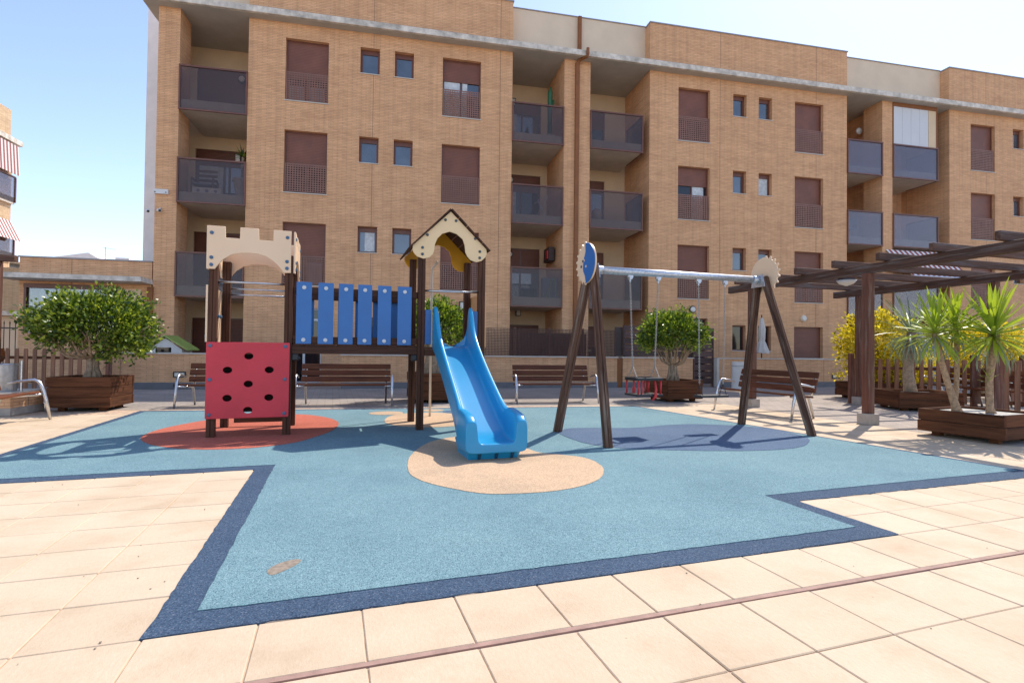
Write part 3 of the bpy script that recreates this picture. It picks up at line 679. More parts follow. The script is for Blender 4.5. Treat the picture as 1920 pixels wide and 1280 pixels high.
# striped awnings on the right
t = thing('striped_awning', 'red and white striped awning lowered over the right balcony', 'awning', (20.8, 17.9, 5.2))
aw = MB(); aw.add([(19.4, 17.98, 5.42), (22.3, 17.98, 5.42), (22.4, 16.9, 4.2), (19.5, 16.9, 4.2), (19.4, 17.98, 5.40), (22.3, 17.98, 5.40), (22.4, 16.9, 4.18), (19.5, 16.9, 4.18)], [(0, 1, 2, 3), (4, 7, 6, 5), (0, 4, 5, 1), (1, 5, 6, 2), (2, 6, 7, 3), (3, 7, 4, 0)])
aw.box(19.5, 22.4, 16.89, 16.9, 3.98, 4.2)
aw.build('fabric', 'awn', t, world=True); MB().tube([(19.5, 16.9, 4.2), (22.4, 16.9, 4.2)], .03, 6).tube([(19.8, 17.95, 4.4), (19.7, 16.95, 4.2)], .02, 5).build('rod', 'alu', t, world=True)

# ================================================================== GARDEN WALLS, ANNEX, BACKGROUND
def low_wall(x0, x1, lb, y=15.58, h=.92, lamps=()):
    t = thing('garden_wall', lb, 'wall', ((x0+x1)/2, y, 0), 0, 'low brick garden walls')
    MB().box(x0, x1, y, y+.22, .17, h).build('brickwork', 'brick', t, world=True)
    MB().box(x0-.01, x1+.01, y-.012, y+.2, 0, .172).build('skirting', 'skirt', t, world=True)
    MB().box(x0-.03, x1+.03, y-.03, y+.25, h, h+.035).build('coping', 'coping', t, world=True)
low_wall(-7.45, -2.9, 'low brick garden wall left of the red climbing panel')
low_wall(-1.57, 6.69, 'long low brick garden wall under the brown lattice screen')
low_wall(6.88, 9.3, 'low brick garden wall behind the round tree')
low_wall(10.2, 15.45, 'low brick garden wall behind the rotated bench and closed parasol')
MB().box(10.12, 10.2, 15.5, 15.9, 0, .92).build('garden_wall_end', 'coping'); tag(bpy.data.objects['garden_wall_end'], 'pale stone end post of the garden wall right of the slatted gate', 'post')
MB().box(6.70, 6.87, 15.6, 15.78, 0, .9).build('wall_panel', 'rust'); tag(bpy.data.objects['wall_panel'], 'orange brown metal strip between two lengths of low garden wall', 'panel')
for x, z, lb in ((-5.66, .38, 'recessed rectangular light in the left garden wall'), (14.72, .36, 'recessed rectangular light in the right garden wall')):
    t = thing('wall_light', lb, 'light', (x, 15.58, z), 0, 'wall lights')
    MB().box(-.15, .15, -.03, .0, -.075, -.05).box(-.15, .15, -.03, 0, .05, .075).box(-.15, -.125, -.03, 0, -.05, .05).box(.125, .15, -.03, 0, -.05, .05).build('frame', 'black', t); MB().box(-.125, .125, -.015, -.002, -.05, .05).build('glass', 'lamp', t)
MB().box(-5.8, -5.63, 15.55, 15.567, .05, .13).build('vent', 'black'); tag(bpy.data.objects['vent'], 'small black vent in the grey skirting of the left garden wall', 'vent')
# lattice screen
t = thing('lattice_screen', 'brown lattice privacy screen standing on the low garden wall', 'screen', (4.6, 15.7, .95))
x0, x1, z0, z1 = 2.35, 6.7, .96, 1.79
for k in range(4):
    a, b = x0+k*(x1-x0)/4, x0+(k+1)*(x1-x0)/4; q = MB(); n = 24; m = 17
    for i in range(n+1): x = a+(b-a-.02)*i/n; q.box(x, x+.014, 15.7, 15.71, z0, z1)
    for i in range(m+1): z = z0+(z1-z0-.02)*i/m; q.box(a, b, 15.711, 15.72, z, z+.014)
    q.build('lattice_panel', 'lattice', t, world=True)
    MB().box(a-.03, a+.03, 15.72, 15.76, z0-.02, z1+.03).build('post', 'brown', t, world=True)
MB().box(x0+1.3, x1-.9, 15.94, 15.95, z0, z1-.12).build('backing_sheet', 'lattice', t, world=True)
# slatted fence and gate
t = thing('slatted_gate', 'tall dark slatted gate right of the round tree', 'gate', (9.77, 15.7, 0))
for k in range(8): MB().box(9.44, 10.08, 15.7, 15.72, .1+k*.22, .1+k*.22+.19).build('slat', 'gate', t, world=True)
MB().box(9.38, 9.44, 15.68, 15.74, 0, 1.92).box(10.08, 10.12, 15.68, 15.74, 0, 1.92).box(9.44, 10.08, 15.68, 15.74, 1.86, 1.92).build('gate_frame', 'gate', t, world=True)
t = thing('slatted_screen', 'dark slatted screen on the garden wall left of the round tree', 'screen', (8.2, 15.8, .95))
for k in range(5): MB().box(7.0, 9.3, 15.8, 15.82, .98+k*.2, .98+k*.2+.17).build('slat', 'gate', t, world=True)
MB().box(6.72, 6.98, 15.85, 15.87, .98, 1.9).build('end_panel', 'iron', t, world=True); MB().box(6.98, 7.04, 15.78, 15.84, .96, 1.97).box(9.3, 9.36, 15.78, 15.84, .96, 1.97).build('post', 'gate', t, world=True)
# playhouse
t = thing('playhouse', 'toy house with a lime green roof behind the left garden wall', 'playhouse', (-6.35, 16.8, .35))
f = lambda u, v, w: (u, w, v)
plate([(-.42, 0), (.42, 0), (.42, .68), (0, 1.0), (-.42, .68)], [[(-.25, .58), (.15, .58), (.15, .74), (-.25, .74)]], f, -.35, -.32).build('front_wall', 'white', t)
MB().box(-.25, .15, -.31, -.30, .56, .76).build('window', 'panedark', t)
MB().box(.39, .42, -.31, .4, 0, .68).box(-.42, -.39, -.31, .4, 0, .68).build('side_wall', 'white', t)
for k in range(7):
    for sgn in (-1, 1):
        a, b = k/7*.58, (k+1)/7*.58
        vs = [Vector((sgn*a, -.45, 1.05-a*.66)), Vector((sgn*b, -.45, 1.05-b*.66-.01)), Vector((sgn*b, .5, 1.05-b*.66-.01)), Vector((sgn*a, .5, 1.05-a*.66))]
        MB().add(vs+[q+Vector((0, 0, .03)) for q in vs], [(0, 1, 2, 3), (7, 6, 5, 4), (0, 4, 5, 1), (1, 5, 6, 2), (2, 6, 7, 3), (3, 7, 4, 0)]).build('roof_board', 'limeroof', t)
t = thing('storage_box', 'pale white box beside the toy house', 'box', (-5.0, 16.7, .5)); MB().box(-.3, .3, -.2, .2, 0, .62).build('box_body', 'white', t, bevel=.02); MB().box(-.32, .32, -.22, .22, .62, .68).build('lid', 'white', t, bevel=.01)
# closed parasol on the right terrace
def parasol(x, y, zb, zt, lb, r=.2):
    t = thing('parasol', lb, 'parasol', (x, y, 0), 0, 'closed parasols')
    MB().tube([(0, 0, 0), (0, 0, zt+.08)], .022, 8).build('pole', 'iron', t)
    mb = MB(); n = 28; prof = [(0, .045), (.08, .3), (.35, .55), (.62, .5), (.66, .42), (.72, .6), (.9, 1.), (1., 1.15)]; vs = []
    for h, q in prof:
        for k in range(n):
            a = 2*math.pi*k/n; rr_ = r*q*(1+.16*math.sin(a*7+h*2)*(1 if h > .05 else 0)); vs.append((rr_*math.cos(a)+.05*h*(1-h), rr_*math.sin(a), zt-(zt-zb)*h+.02*math.sin(a*7)*h))
    mb.add(vs, [(i*n+k, i*n+(k+1) % n, (i+1)*n+(k+1) % n, (i+1)*n+k) for i in range(len(prof)-1) for k in range(n)]); mb.build('canopy', 'canvas', t, smooth='all')
parasol(12.75, 16.8, 1.13, 2.42, 'closed cream parasol between the legs of the swing frame')
parasol(15.8, 13.5, .6, 2.0, 'closed cream parasol behind the pergola post at far right', .22)
# annex on the left
t = thing('brick_annex', 'low brick annex with concrete canopy and shop window behind the left tree', 'building', (-9, 18, 0))
AX0, AX1, AY = -10.79, -7.36, 18.
wl = MB(); wall_holes(wl, AX0, AX1, 0, 2.98, AY, .2, [(-10.6, -8.33, 1.5, 2.85)]); wl.box(AX0, AX0+.2, AY+.21, 24, 0, 2.98).build('wall', 'brick', t, world=True)
MB().box(AX0, AX1, AY, 24, 3.13, 3.66).build('parapet', 'brick', t, world=True); MB().box(AX0-.03, AX1, AY-.03, 24.03, 3.66, 3.70).build('coping', 'cap', t, world=True)
MB().box(-11.0, AX1+.03, AY-.75, AY+.1, 2.985, 3.125).build('canopy', 'slab', t, world=True)
w_ = MB().box(-10.66, -8.3, AY-.04, AY+.06, 2.78, 2.9).box(-10.66, -10.6, AY-.02, AY+.05, 1.5, 2.78).box(-9.0, -8.94, AY+.03, AY+.08, 1.5, 2.78).box(-8.33, -8.27, AY-.02, AY+.05, 1.5, 2.78).build('window', 'brown', t, world=True)
MB().box(-10.6, -8.33, AY+.05, AY+.06, 1.5, 2.78).build('pane', 'clear', w_, world=True)
MB().box(-10.5, -9.9, AY+.4, AY+.42, 1.4, 2.8).build('blind', 'white', w_, world=True); MB().box(-10.6, -8.3, AY+1.5, AY+1.52, 0, 2.9).build('room_wall', 'plaster', t, world=True)
MB().box(-8.26, -7.62, AY-.03, AY-.003, 1.0, 2.82).build('infill_panel', 'plaster', t, world=True)
MB().box(-7.44, -7.30, AY-.1, AY-.01, .9, 2.9).build('rust_strip', 'rust', t, world=True); MB().box(-10.6, -8.3, AY-.05, AY+.18, 1.46, 1.498).build('sill', 'cap', t, world=True)
# iron railing far left
t = thing('iron_fence', 'dark spiked iron fence left of the annex', 'fence', (-12, 19, 0))
for k in range(22): MB().tube([(-14+k*.15, 19, .1), (-14+k*.15, 19, 1.75)], .012, 5).tube([(-14+k*.15, 19, 1.75), (-14+k*.15, 19, 1.85)], [.022, .002], 5).build('bar', 'iron', t, world=True)
MB().box(-14, -10.8, 18.985, 19.015, 1.6, 1.64).box(-14, -10.8, 18.985, 19.015, .3, .34).build('rail', 'iron', t, world=True)
MB().box(-15, -10.8, 19.1, 19.3, 0, .55).build('fence_plinth', 'parapet', t, world=True)
t = thing('terracotta_pot', 'round terracotta pot on the plinth by the iron fence', 'pot', (-11.75, 18.7, .55)); MB().lathe([(.1, 0), (.22, .15), (.24, .3), (.18, .42), (.2, .45)], 16).build('pot_body', 'rust', t, smooth='all'); MB().box(-.4, .4, -.2, .2, -.55, 0).build('plinth', 'conc', t)
# left apartment block, seen end on
t = thing('apartment_block', 'sunlit brick block with striped awnings at the far left edge', 'building', (-20, 30, 0))
MB().box(-32, -20, 22, 32.6, 0, 11.6).build('wall', 'brickfar', t, world=True)
MB().box(-32, -20.0, 22, 32.45, 11.85, 13.35).build('parapet', 'brickfar', t, world=True); MB().box(-32, -19.7, 22, 32.9, 11.6, 11.85).build('roof_slab', 'slab', t, world=True)
for z in (8.55, 5.65, 2.75):
    s_ = MB().box(-20.2, -19.86, 24, 32.62, z-.1, z+.25).build('balcony', 'soffit', t, world=True)
    MB().box(-19.86, -19.84, 24, 32.6, z, z+1.3).build('glass_panel', 'balglass', s_, world=True); MB().box(-19.9, -19.8, 24, 32.62, z+1.3, z+1.36).box(-19.87, -19.8, 32.58, 32.65, z, z+1.3).build('railing_frame', 'brown', s_, world=True)
for k, z in enumerate((11.5, 8.4, 5.3)):
    a_ = thing('side_awning', ('top', 'middle', 'lower')[k]+' striped awning on the block at the far left edge', 'awning', (-19.3, 30, z), 0, 'striped awnings at far left')
    dx = (.1, .9, .5)[k]; dz = (1.55, 1.9, 1.5)[k]
    X0 = (-19.75, -20.4, -20.1)[k]; v = [(X0, 26, z), (X0, 32.6, z), (X0+dx, 32.6, z-dz), (X0+dx, 26, z-dz)]; v += [(a+.02, b, c) for a, b, c in v]
    MB().add(v, [(0, 1, 2, 3), (7, 6, 5, 4), (0, 4, 5, 1), (1, 5, 6, 2), (2, 6, 7, 3), (3, 7, 4, 0)]).build('fabric', 'awny', a_, world=True)
t = thing('brick_house', 'sunlit brick wing with cream ground floor behind the iron fence', 'building', (-17, 27, 0))
MB().box(-21, -15.3, 27, 33, 2.55, 4.45).build('wall', 'brickfar', t, world=True); MB().box(-21, -15.4, 27.1, 33, 0, 2.35).build('ground_floor', 'parapet', t, world=True); MB().box(-21, -15, 26.6, 33, 2.36, 2.54).build('slab', 'slab', t, world=True)
w_ = MB().box(-18.2, -17.0, 26.95, 27.0, 2.8, 4.2).build('window', 'brown', t, world=True); MB().box(-18.15, -17.05, 26.93, 26.948, 2.85, 4.15).build('pane', 'panedark', w_, world=True)
t = thing('outbuilding', 'low grey metal roof behind the pergola end at far left', 'roof', (-18, 36, 0)); MB().box(-24, -18.2, 35, 40, 0, 5.4).build('wall', 'plaster', t, world=True); MB().add([(-24, 34.8, 5.9), (-18, 34.8, 5.4), (-18, 41, 5.4), (-24, 41, 5.9), (-24, 34.8, 6.0), (-18, 34.8, 5.5), (-18, 41, 5.5), (-24, 41, 6.0)], [(0, 1, 2, 3), (4, 7, 6, 5), (0, 4, 5, 1), (1, 5, 6, 2), (2, 6, 7, 3), (3, 7, 4, 0)]).build('roof', 'galv', t, world=True)
# distant houses above the annex
t = thing('distant_house', 'pale distant house with pitched top and aerial above the annex', 'house', (-31, 60, 0))
plate([(-33.8, 0), (-26.5, 0), (-26.5, 9.4), (-29.3, 9.75), (-30.2, 10.3), (-33.8, 9.6)], [], lambda u, v, w: (u, 60+w, v), 0, 6).build('wall', 'whitetile', t, world=True)
MB().box(-27.6, -26.4, 59.5, 61, 9.4, 9.85).build('chimney', 'whitetile', t, world=True); MB().tube([(-28.7, 60, 9.6), (-28.7, 60, 10.9)], .035, 5).tube([(-28.9, 60, 10.85), (-27.8, 60, 10.7)], .025, 4).build('aerial', 'chalk', t, world=True)

# ================================================================== PLANTERS AND BENCHES
def planter(x, y, rz, wx, wy, h, lb, n=3, fill='soil', group='square wooden planters', hh=None):
    t = thing('wooden_planter', lb, 'planter', (x, y, 0), rz, group)
    z0 = .06; hp = (h-z0)/n; rq = random.Random(int(abs(x)*100))
    for sgn, ax in ((-1, 0), (1, 0), (-1, 1), (1, 1)):
        for k in range(n):
            a, b = z0+k*hp+.003, z0+(k+1)*hp-.003; jx = rq.uniform(-.004, .004)
            if ax == 0: MB().box(-wx/2-(.0 if k % 2 else .012), wx/2+(.0 if k % 2 else .012), sgn*(wy/2)-.022+jx, sgn*(wy/2)+.022+jx, a, b).build('plank', 'plank', t, bevel=.005)
            else: 
                L = wy-.046
                m = Matrix.Rotation(math.pi/2, 4, 'Z')
                mb = MB().box(-L/2, L/2, -.022, .022, a, b); o = mb.build('plank', 'plank', t, bevel=.005); o.location = (sgn*(wx/2-.022)+jx, 0, 0); o.rotation_euler = (0, 0, math.pi/2)
    for a in (-1, 1):
        for b in (-1, 1): MB().box(a*wx/2-a*.16-.05, a*wx/2-a*.16+.05, b*wy/2-b*.14-.05, b*wy/2-b*.14+.05, 0, z0+.01).build('foot', 'plank', t)
    MB().box(-wx/2+.03, wx/2-.03, -wy/2+.03, wy/2-.03, z0+.02, hh or h-.07).build(fill, fill, t)
    return t
# positions from the near corner, side lengths and turn
def pl_at(N_, rot, wx, wy, left=True):
    """N_: nearest corner; box runs wx to the left of it and wy away"""
    ux = Vector((-math.cos(rot), math.sin(rot))); uy = Vector((math.sin(rot), math.cos(rot)))
    c = Vector(N_)+ux*wx/2+uy*wy/2; return c.x, c.y, -rot
x, y, r = pl_at((-4.83, 10.35), .0, .93, .8); planter(x, y, r, .93, .8, .585, 'large wooden planter under the wide ficus tree at left'); PL1 = (x, y)
x, y, r = pl_at((6.80, 11.0), -.12, .92, .92); planter(x, y, r, .92, .92, .49, 'wooden planter under the round tree behind the swing'); PL2 = (x, y)
x, y, r = pl_at((1.25, 11.25), -.05, 1.0, 1.0); planter(x, y, r, 1.0, 1.0, .62, 'wooden planter behind the slide'); PL3 = (x, y)
planter(7.82, 5.80, -1.37, .98, 1.0, .375, 'low wooden planter with two yucca trunks near the right edge', 2, 'gravel', 'low wooden planters', .34)
planter(10.5, 9.05, -.35, 1.15, 1.0, .39, 'low wooden planter behind the yuccas under grey green blades', 2, 'gravel', 'low wooden planters', .33)
planter(12.0, 11.3, -.2, 1.7, .9, .42, 'wooden planter under golden shrub behind the picket fence', 2, 'soil', 'low wooden planters')
# benches
def make_bench():
    t = thing('park_bench', 'bench', 'bench', (0, 0, 0), 0, 'slatted wooden park benches'); L = 1.74
    sl = mesh_of(MB().box(-L/2, L/2, -.045, .045, -.016, .016), 'slat', 'bench', bevel=.006)
    big = mesh_of(MB().box(-L/2, L/2, -.055, .055, -.018, .018), 'backrest_slat', 'bench', bevel=.016, seg=2)
    for k in range(4): inst(sl, 'seat_slat', t, (0, .06+k*.115, .415-k*.012), (R(-5), 0, 0))
    for k in range(3): inst(big, 'backrest_slat', t, (0, .50+k*.035, .50+k*.125), (R(75), 0, 0))
    for s in (-1, 1):
        x = s*(L/2-.09); xo = s*(L/2+.03)
        fr = MB().tube([(xo, -.10, 0), (xo, -.045, .30), (xo, .0, .46), (xo, .04, .56), (xo, .1, .60), (xo, .3, .575), (xo, .42, .54)], [.018, .024, .026, .025, .022, .018, .015], 8)
        fr.build('armrest_leg', 'alu', t, smooth='all')
        fr = MB().tube([(x, .56, 0), (x, .44, .36), (x, .02, .385)], [.02, .026, .02], 8).tube([(x, .50, .38), (x, .615, .78)], [.02, .016], 8).tube([(xo, .0, .385), (x, .02, .385)], .018, 6)
        fr.build('rear_leg', 'alu', t, smooth='all')
        MB().tube([(x, .53, .45), (x, .60, .74)], .012, 6).build('back_bracket', 'iron', t)
    return t
bench0 = make_bench()
def place_bench(x, y, rz, lb, first=False):
    o = bench0 if first else copy_tree(bench0)
    o.location = (x, y, 0); o.rotation_euler = (0, 0, rz); o['label'] = lb; return o
place_bench(-1.02, 10.78, .02, 'wooden bench under the blue bridge between tower legs', True)
place_bench(-3.05, 10.75, .0, 'wooden bench mostly hidden behind the red climbing panel')
place_bench(3.33, 10.93, .0, 'wooden bench standing between slide and swing frame')
place_bench(6.38, 8.62, R(-81), 'wooden bench seen end on behind the right legs of the swing frame')
place_bench(-5.08, 8.36, R(98), 'wooden bench cut by the left edge of the picture')
place_bench(12.6, 9.9, R(-95), 'wooden bench behind the picket fence at right edge')
place_bench(12.0, 8.6, R(-95), 'wooden bench nearest the right edge behind the pickets')
# bins
def bin_(x, y, lb, z=0, grp='litter bins'):
    t = thing('litter_bin', lb, 'bin', (x, y, z), 0, grp)
    MB().lathe([(.14, 0), (.145, .02), (.16, .45), (.15, .45), (.13, .05)], 20).build('can', 'steel', t, smooth=30)
    MB().tube([(.16*math.cos(a), .16*math.sin(a), .44) for a in [k*math.pi/8 for k in range(17)]], .012, 6).build('rim', 'alu', t)
    MB().tube([(-.19, .05, 0), (-.19, .05, .5)], .018, 6).tube([(.19, .05, 0), (.19, .05, .5)], .018, 6).build('support_post', 'alu', t)
bin_(-6.15, 10.0, 'perforated grey litter bin on brick ledge at the left edge', .36)
MB().box(-7.2, -5.95, 9.8, 10.6, .12, .34).build('brick_ledge', 'brick'); MB().box(-7.2, -5.94, 9.79, 10.61, .0, .119).build('ledge_base', 'conc'); MB().box(-7.22, -5.92, 9.77, 10.63, .341, .37).build('ledge_coping', 'coping')
lg = bpy.data.objects['brick_ledge']; tag(lg, 'short brick ledge carrying the grey bin at the left edge', 'ledge')
for n in ('ledge_base', 'ledge_coping'): bpy.data.objects[n].parent = lg
t = thing('waste_container', 'pale ribbed waste bin behind the swing frame right of the gate', 'bin', (9.75, 13.9, 0))
MB().lathe([(.16, .0), (.165, .02), (.165, .78), (.17, .8), (.17, .86), (.16, .86)], 20).build('can', 'white', t, smooth=30); MB().tube([(.17*math.cos(a), .17*math.sin(a), .74) for a in [k*math.pi/8 for k in range(17)]], .01, 6).build('rim', 'steel', t)

# ================================================================== PICKET FENCES AND PERGOLAS
pk = mesh_of(MB().box(-.042, .042, -.011, .011, 0, .93).add([(-.042, -.011, .93), (.042, -.011, .93), (.03, -.011, .97), (-.03, -.011, .97), (-.042, .011, .93), (.042, .011, .93), (.03, .011, .97), (-.03, .011, .97)], [(0, 1, 2, 3), (7, 6, 5, 4), (0, 3, 7, 4), (1, 5, 6, 2), (3, 2, 6, 7)]), 'picket', 'picket')
def picket_fence(a, b, lb, sp=.2, posts=(0, 1), z=.06, mt_='picket', skip=(), diag=False):
    a = Vector((*a, 0)); b = Vector((*b, 0)); d = b-a; L = d.length; rz = math.atan2(d.y, d.x); rq = random.Random(int(L*50))
    t = thing('picket_fence', lb, 'fence', a, rz, 'wooden picket fences')
    n = int(L/sp)
    for k in range(n): inst(pk, 'picket', t, ((k+.5)*sp, -.03, z+rq.uniform(-.006, .006)), (0, rq.uniform(-.008, .008), 0))
    MB().box(0, L, -.018, .018, .22, .29).build('rail', 'plank', t); MB().box(0, L, -.018, .018, .78, .85).build('rail', 'plank', t)
    if diag: MB().beam((.4, .03, .8), (2.2, .03, .3), .03, .05).build('brace', 'iron', t)
    for q in posts: MB().box(q*L-.05, q*L+.05, -.05, .05, 0, 1.14).build('post', 'pergp', t, bevel=.006)
picket_fence((-11.6, 14.9), (-6.9, 14.7), 'dark picket fence behind the left tree and bin', .19, (0, .4, 1), diag=True)
picket_fence((10.15, 10.3), (12.35, 9.3), 'picket fence below the pergola, left of the yuccas', .165, (0, 1))
picket_fence((10.9, 7.75), (13.0, 6.6), 'picket fence below the pergola, right of the yuccas', .165, (0,))
picket_fence((12.4, 9.35), (13.6, 9.2), 'short picket fence run between two pergola posts behind the yuccas', .2, (1,))
a = .08; P1 = Vector((7.40, 7.18, 0)); pu = Vector((math.cos(a), math.sin(a), 0)); pv_ = Vector((-math.sin(a), math.cos(a), 0))
t = thing('pergola', 'weathered dark timber pergola on posts at the right side', 'pergola', P1, a)
H0 = 2.5
for u, v in ((0, 0), (0, 2.6), (2.9, 0), (2.9, 2.6), (0, -2.9), (2.9, -2.9)):
    MB().box(u-.065, u+.065, v-.065, v+.065, .17, H0-.07).build('post', 'pergp', t, bevel=.008)
    MB().box(u-.11, u+.11, v-.11, v+.11, 0, .175).build('post_base', 'conc', t, bevel=.006)
for u in (0, 2.9):
    b = MB().box(-3.75, 3.6, -.045, .045, -.075, .075).build('beam', 'perg', t, bevel=.006); b.location = (u, -.35 if u else -.3, H0); b.rotation_euler = (0, 0, math.pi/2)
for k in range(8):
    v = 2.88-k*.8
    MB().box(-.2, 4.1, v-.035, v+.035, H0+.078, H0+.20).build('rafter', 'perg', t, bevel=.006)
for u, v, lb in ((.75, 1.05, 'white shell lamp hanging under the pergola near its left posts'), (1.45, -1.75, 'white shell lamp under the pergola near the right edge')):
    q = P1+pu*u+pv_*v; l = thing('pergola_lamp', lb, 'lamp', (q.x, q.y, H0-.05), a, 'white lamps under the pergola')
    MB().box(-.14, .14, -.06, .06, .03, .08).build('housing', 'iron', l); MB().lathe([(.02, -.07), (.12, -.03), (.17, .03)], 14).build('shade', 'white', l, smooth='all')
t = thing('pergola', 'end of a dark pergola beam and post at the far left edge', 'pergola', (-6.33, 10, 0)); MB().box(-.07, .07, -.07, .07, 0, 2.45).build('post', 'pergp', t); MB().box(-2.8, .29, -.05, .05, 2.45, 2.55).build('beam', 'perg', t)
# furniture beyond the pickets
t = thing('cloth_screen', 'pale grey cloth screen behind the yuccas at right', 'screen', (21, 15.5, 0))
MB().box(18.9, 25, 16.2, 16.25, .3, 1.75).build('cloth', 'cloth', t, world=True); MB().box(20.3, 25, 15.6, 16.4, 1.95, 2.1).build('valance', 'brown', t, world=True)
for k in range(5): MB().box(18.9+k*1.5, 18.96+k*1.5, 16.1, 16.16, 0, 1.95).build('post', 'white', t, world=True)

# ================================================================== VEGETATION
import numpy as np
def leaves(name, pts, nrm, size, material, parent, seed=0, fold=.25, aspect=.58, droop=0):
    """one small folded leaf per point, joined into one foliage mesh"""
    g = np.random.default_rng(seed); n = len(pts)
    d = nrm+g.normal(0, .55, (n, 3)); d[:, 2] += .15-droop; d /= np.linalg.norm(d, axis=1)[:, None]
    s = np.cross(d, g.normal(0, 1, (n, 3))); s /= np.linalg.norm(s, axis=1)[:, None]; u = np.cross(s, d)
    L = (size*g.uniform(.65, 1.25, n))[:, None]; W = L*aspect/2
    a = pts; tip = pts+d*L; m = pts+d*L*.5; l = m+s*W+u*W*fold; r = m-s*W+u*W*fold
    V = np.stack([a, l, tip, r], 1).reshape(-1, 3).astype(np.float32)
    F = (np.arange(n)[:, None]*4+np.array([[0, 1, 2, 0, 2, 3]])).reshape(-1, 3)
    me = bpy.data.meshes.new(name); me.vertices.add(len(V)); me.vertices.foreach_set('co', V.ravel())
    me.loops.add(F.size); me.loops.foreach_set('vertex_index', F.ravel().astype(np.int32)); me.polygons.add(len(F))
    me.polygons.foreach_set('loop_start', np.arange(0, F.size, 3, dtype=np.int32)); me.polygons.foreach_set('loop_total', np.full(len(F), 3, dtype=np.int32))
    me.update(); me.validate(); me.materials.append(MT[material])
    o = bpy.data.objects.new(name, me); C.collection.objects.link(o); o.parent = parent; o['kind'] = 'stuff'; return o
def crown(parent, c, rad, ncl, nper, size, material, seed, flat=.35, lump=.22, cl=.16, inner=.55):
    g = np.random.default_rng(seed); P = []; Nn = []
    k = 0
    while k < ncl:
        d = g.normal(0, 1, 3); d /= np.linalg.norm(d)
        if d[2] < -flat: continue
        nz = noise.noise(Vector(d*2.3+seed))
        rr_ = (1+lump*nz*2)*g.uniform(inner, 1.0)**.5
        p = d*rad*rr_
        if noise.noise(Vector(d*3.1+seed*3.3)) > .36 and g.random() < .75: continue
        q = g.normal(0, cl, (nper, 3))*g.uniform(.5, 1.1)
        P.append(p+q+np.array(c)); out = d+q*2; Nn.append(out/np.linalg.norm(out, axis=1)[:, None]); k += 1
    return leaves('crown', np.concatenate(P), np.concatenate(Nn), size, material, parent, seed)
def branchy(parent, base, top, n, r0, seed, spread, crownz, mt_='bark', stems=1, rb=.05):
    """short trunk of fused stems that fans into curving limbs"""
    rq = random.Random(seed); mb = MB()
    for k in range(stems):
        a = 2*math.pi*k/stems+rq.uniform(-.3, .3); o = Vector((math.cos(a)*r0*1.3, math.sin(a)*r0*1.3, 0))
        p0 = Vector(base)+o; p1 = Vector(base)+o*.55+Vector((0, 0, (top-base[2])*.5)); p2 = Vector((base[0], base[1], top))+o*.5
        mb.tube([p0, p1+Vector((rq.uniform(-.02, .02), rq.uniform(-.02, .02), 0)), p2], [r0*.5, r0*.34, r0*.3], 7)
    mb.tube([Vector(base), Vector((base[0], base[1], top))], [r0*1.0, r0*.55], 9)
    mb.build('trunk', mt_, parent, world=True, smooth='all')
    lm = MB()
    for k in range(n):
        a = 2*math.pi*(k+rq.uniform(-.3, .3))/n; sp = spread*rq.uniform(.35, 1.); h = crownz*rq.uniform(.75, 1.1)
        s = Vector((base[0], base[1], top-.03)); e = s+Vector((math.cos(a)*sp, math.sin(a)*sp, h-sp*.25))
        m1 = s.lerp(e, .35)+Vector((math.cos(a)*sp*.12, math.sin(a)*sp*.12, -.06)); m2 = s.lerp(e, .7)+Vector((0, 0, .02))
        lm.tube([s, m1, m2, e], [rb*rq.uniform(.6, 1), rb*.55, rb*.35, .008], 6)
        for j in range(3):
            q = s.lerp(e, rq.uniform(.35, .75)); b2 = a+rq.uniform(-1, 1); e2 = q+Vector((math.cos(b2)*sp*.4, math.sin(b2)*sp*.4, h*.45))
            lm.tube([q, q.lerp(e2, .5)+Vector((0, 0, .03)), e2], [rb*.35, rb*.25, .006], 5)
    lm.build('limb', mt_, parent, world=True, smooth='all', kind='stuff')
t = thing('ficus_tree', 'wide flat crowned ficus tree in the planter at left', 'tree', (PL1[0]+.04, PL1[1], .5), 0)
branchy(t, (PL1[0]+.0, PL1[1], .5), .92, 16, .095, 3, 1.0, .6, stems=9, rb=.045)
crown(t, (.0, .0, .90), (.74, .72, .60), 330, 38, .074, 'leaf', 5, .38, .26, .10)
crown(t, (-.52, -.1, .82), (.28, .4, .28), 40, 34, .074, 'leaf', 15, .5, .2, .1); crown(t, (.46, .05, .56), (.32, .4, .26), 44, 34, .074, 'leaf', 25, .5, .2, .1)
t = thing('round_tree', 'round clipped tree in the planter behind the toddler swing', 'tree', (PL2[0], PL2[1], .4))
branchy(t, (PL2[0], PL2[1], .4), .82, 13, .10, 8, .62, .62, stems=6, rb=.04)
crown(t, (0, .05, 1.0), (.68, .67, .60), 300, 38, .075, 'leafb', 9, .25, .18, .10)
t = thing('small_tree', 'leafy tree in the planter seen through the slide tower', 'tree', (PL3[0], PL3[1], .5))
branchy(t, (PL3[0], PL3[1], .5), 1.25, 10, .16, 12, .5, .5, stems=9, rb=.035)
crown(t, (0.02, 0, 1.08), (.76, .72, .55), 240, 32, .08, 'leafb', 13, .5, .2, .10)
t = thing('golden_shrub', 'golden yellow shrub behind the picket fence and yuccas', 'shrub', (12.3, 11.4, .3), 0, 'golden shrubs')
crown(t, (-.35, 0, 1.0), (.85, .7, .85), 250, 30, .085, 'yellowl', 21, .8, .3, .11); crown(t, (.35, 0, .55), (.9, .6, .6), 180, 30, .085, 'yellowl', 22, .8, .3, .11); MB().tube([(0, 0, -.1), (-.2, 0, .6), (-.35, 0, 1.2)], .04, 6).tube([(.1, 0, -.1), (.3, 0, .7)], .035, 6).build('trunk', 'bark', t)
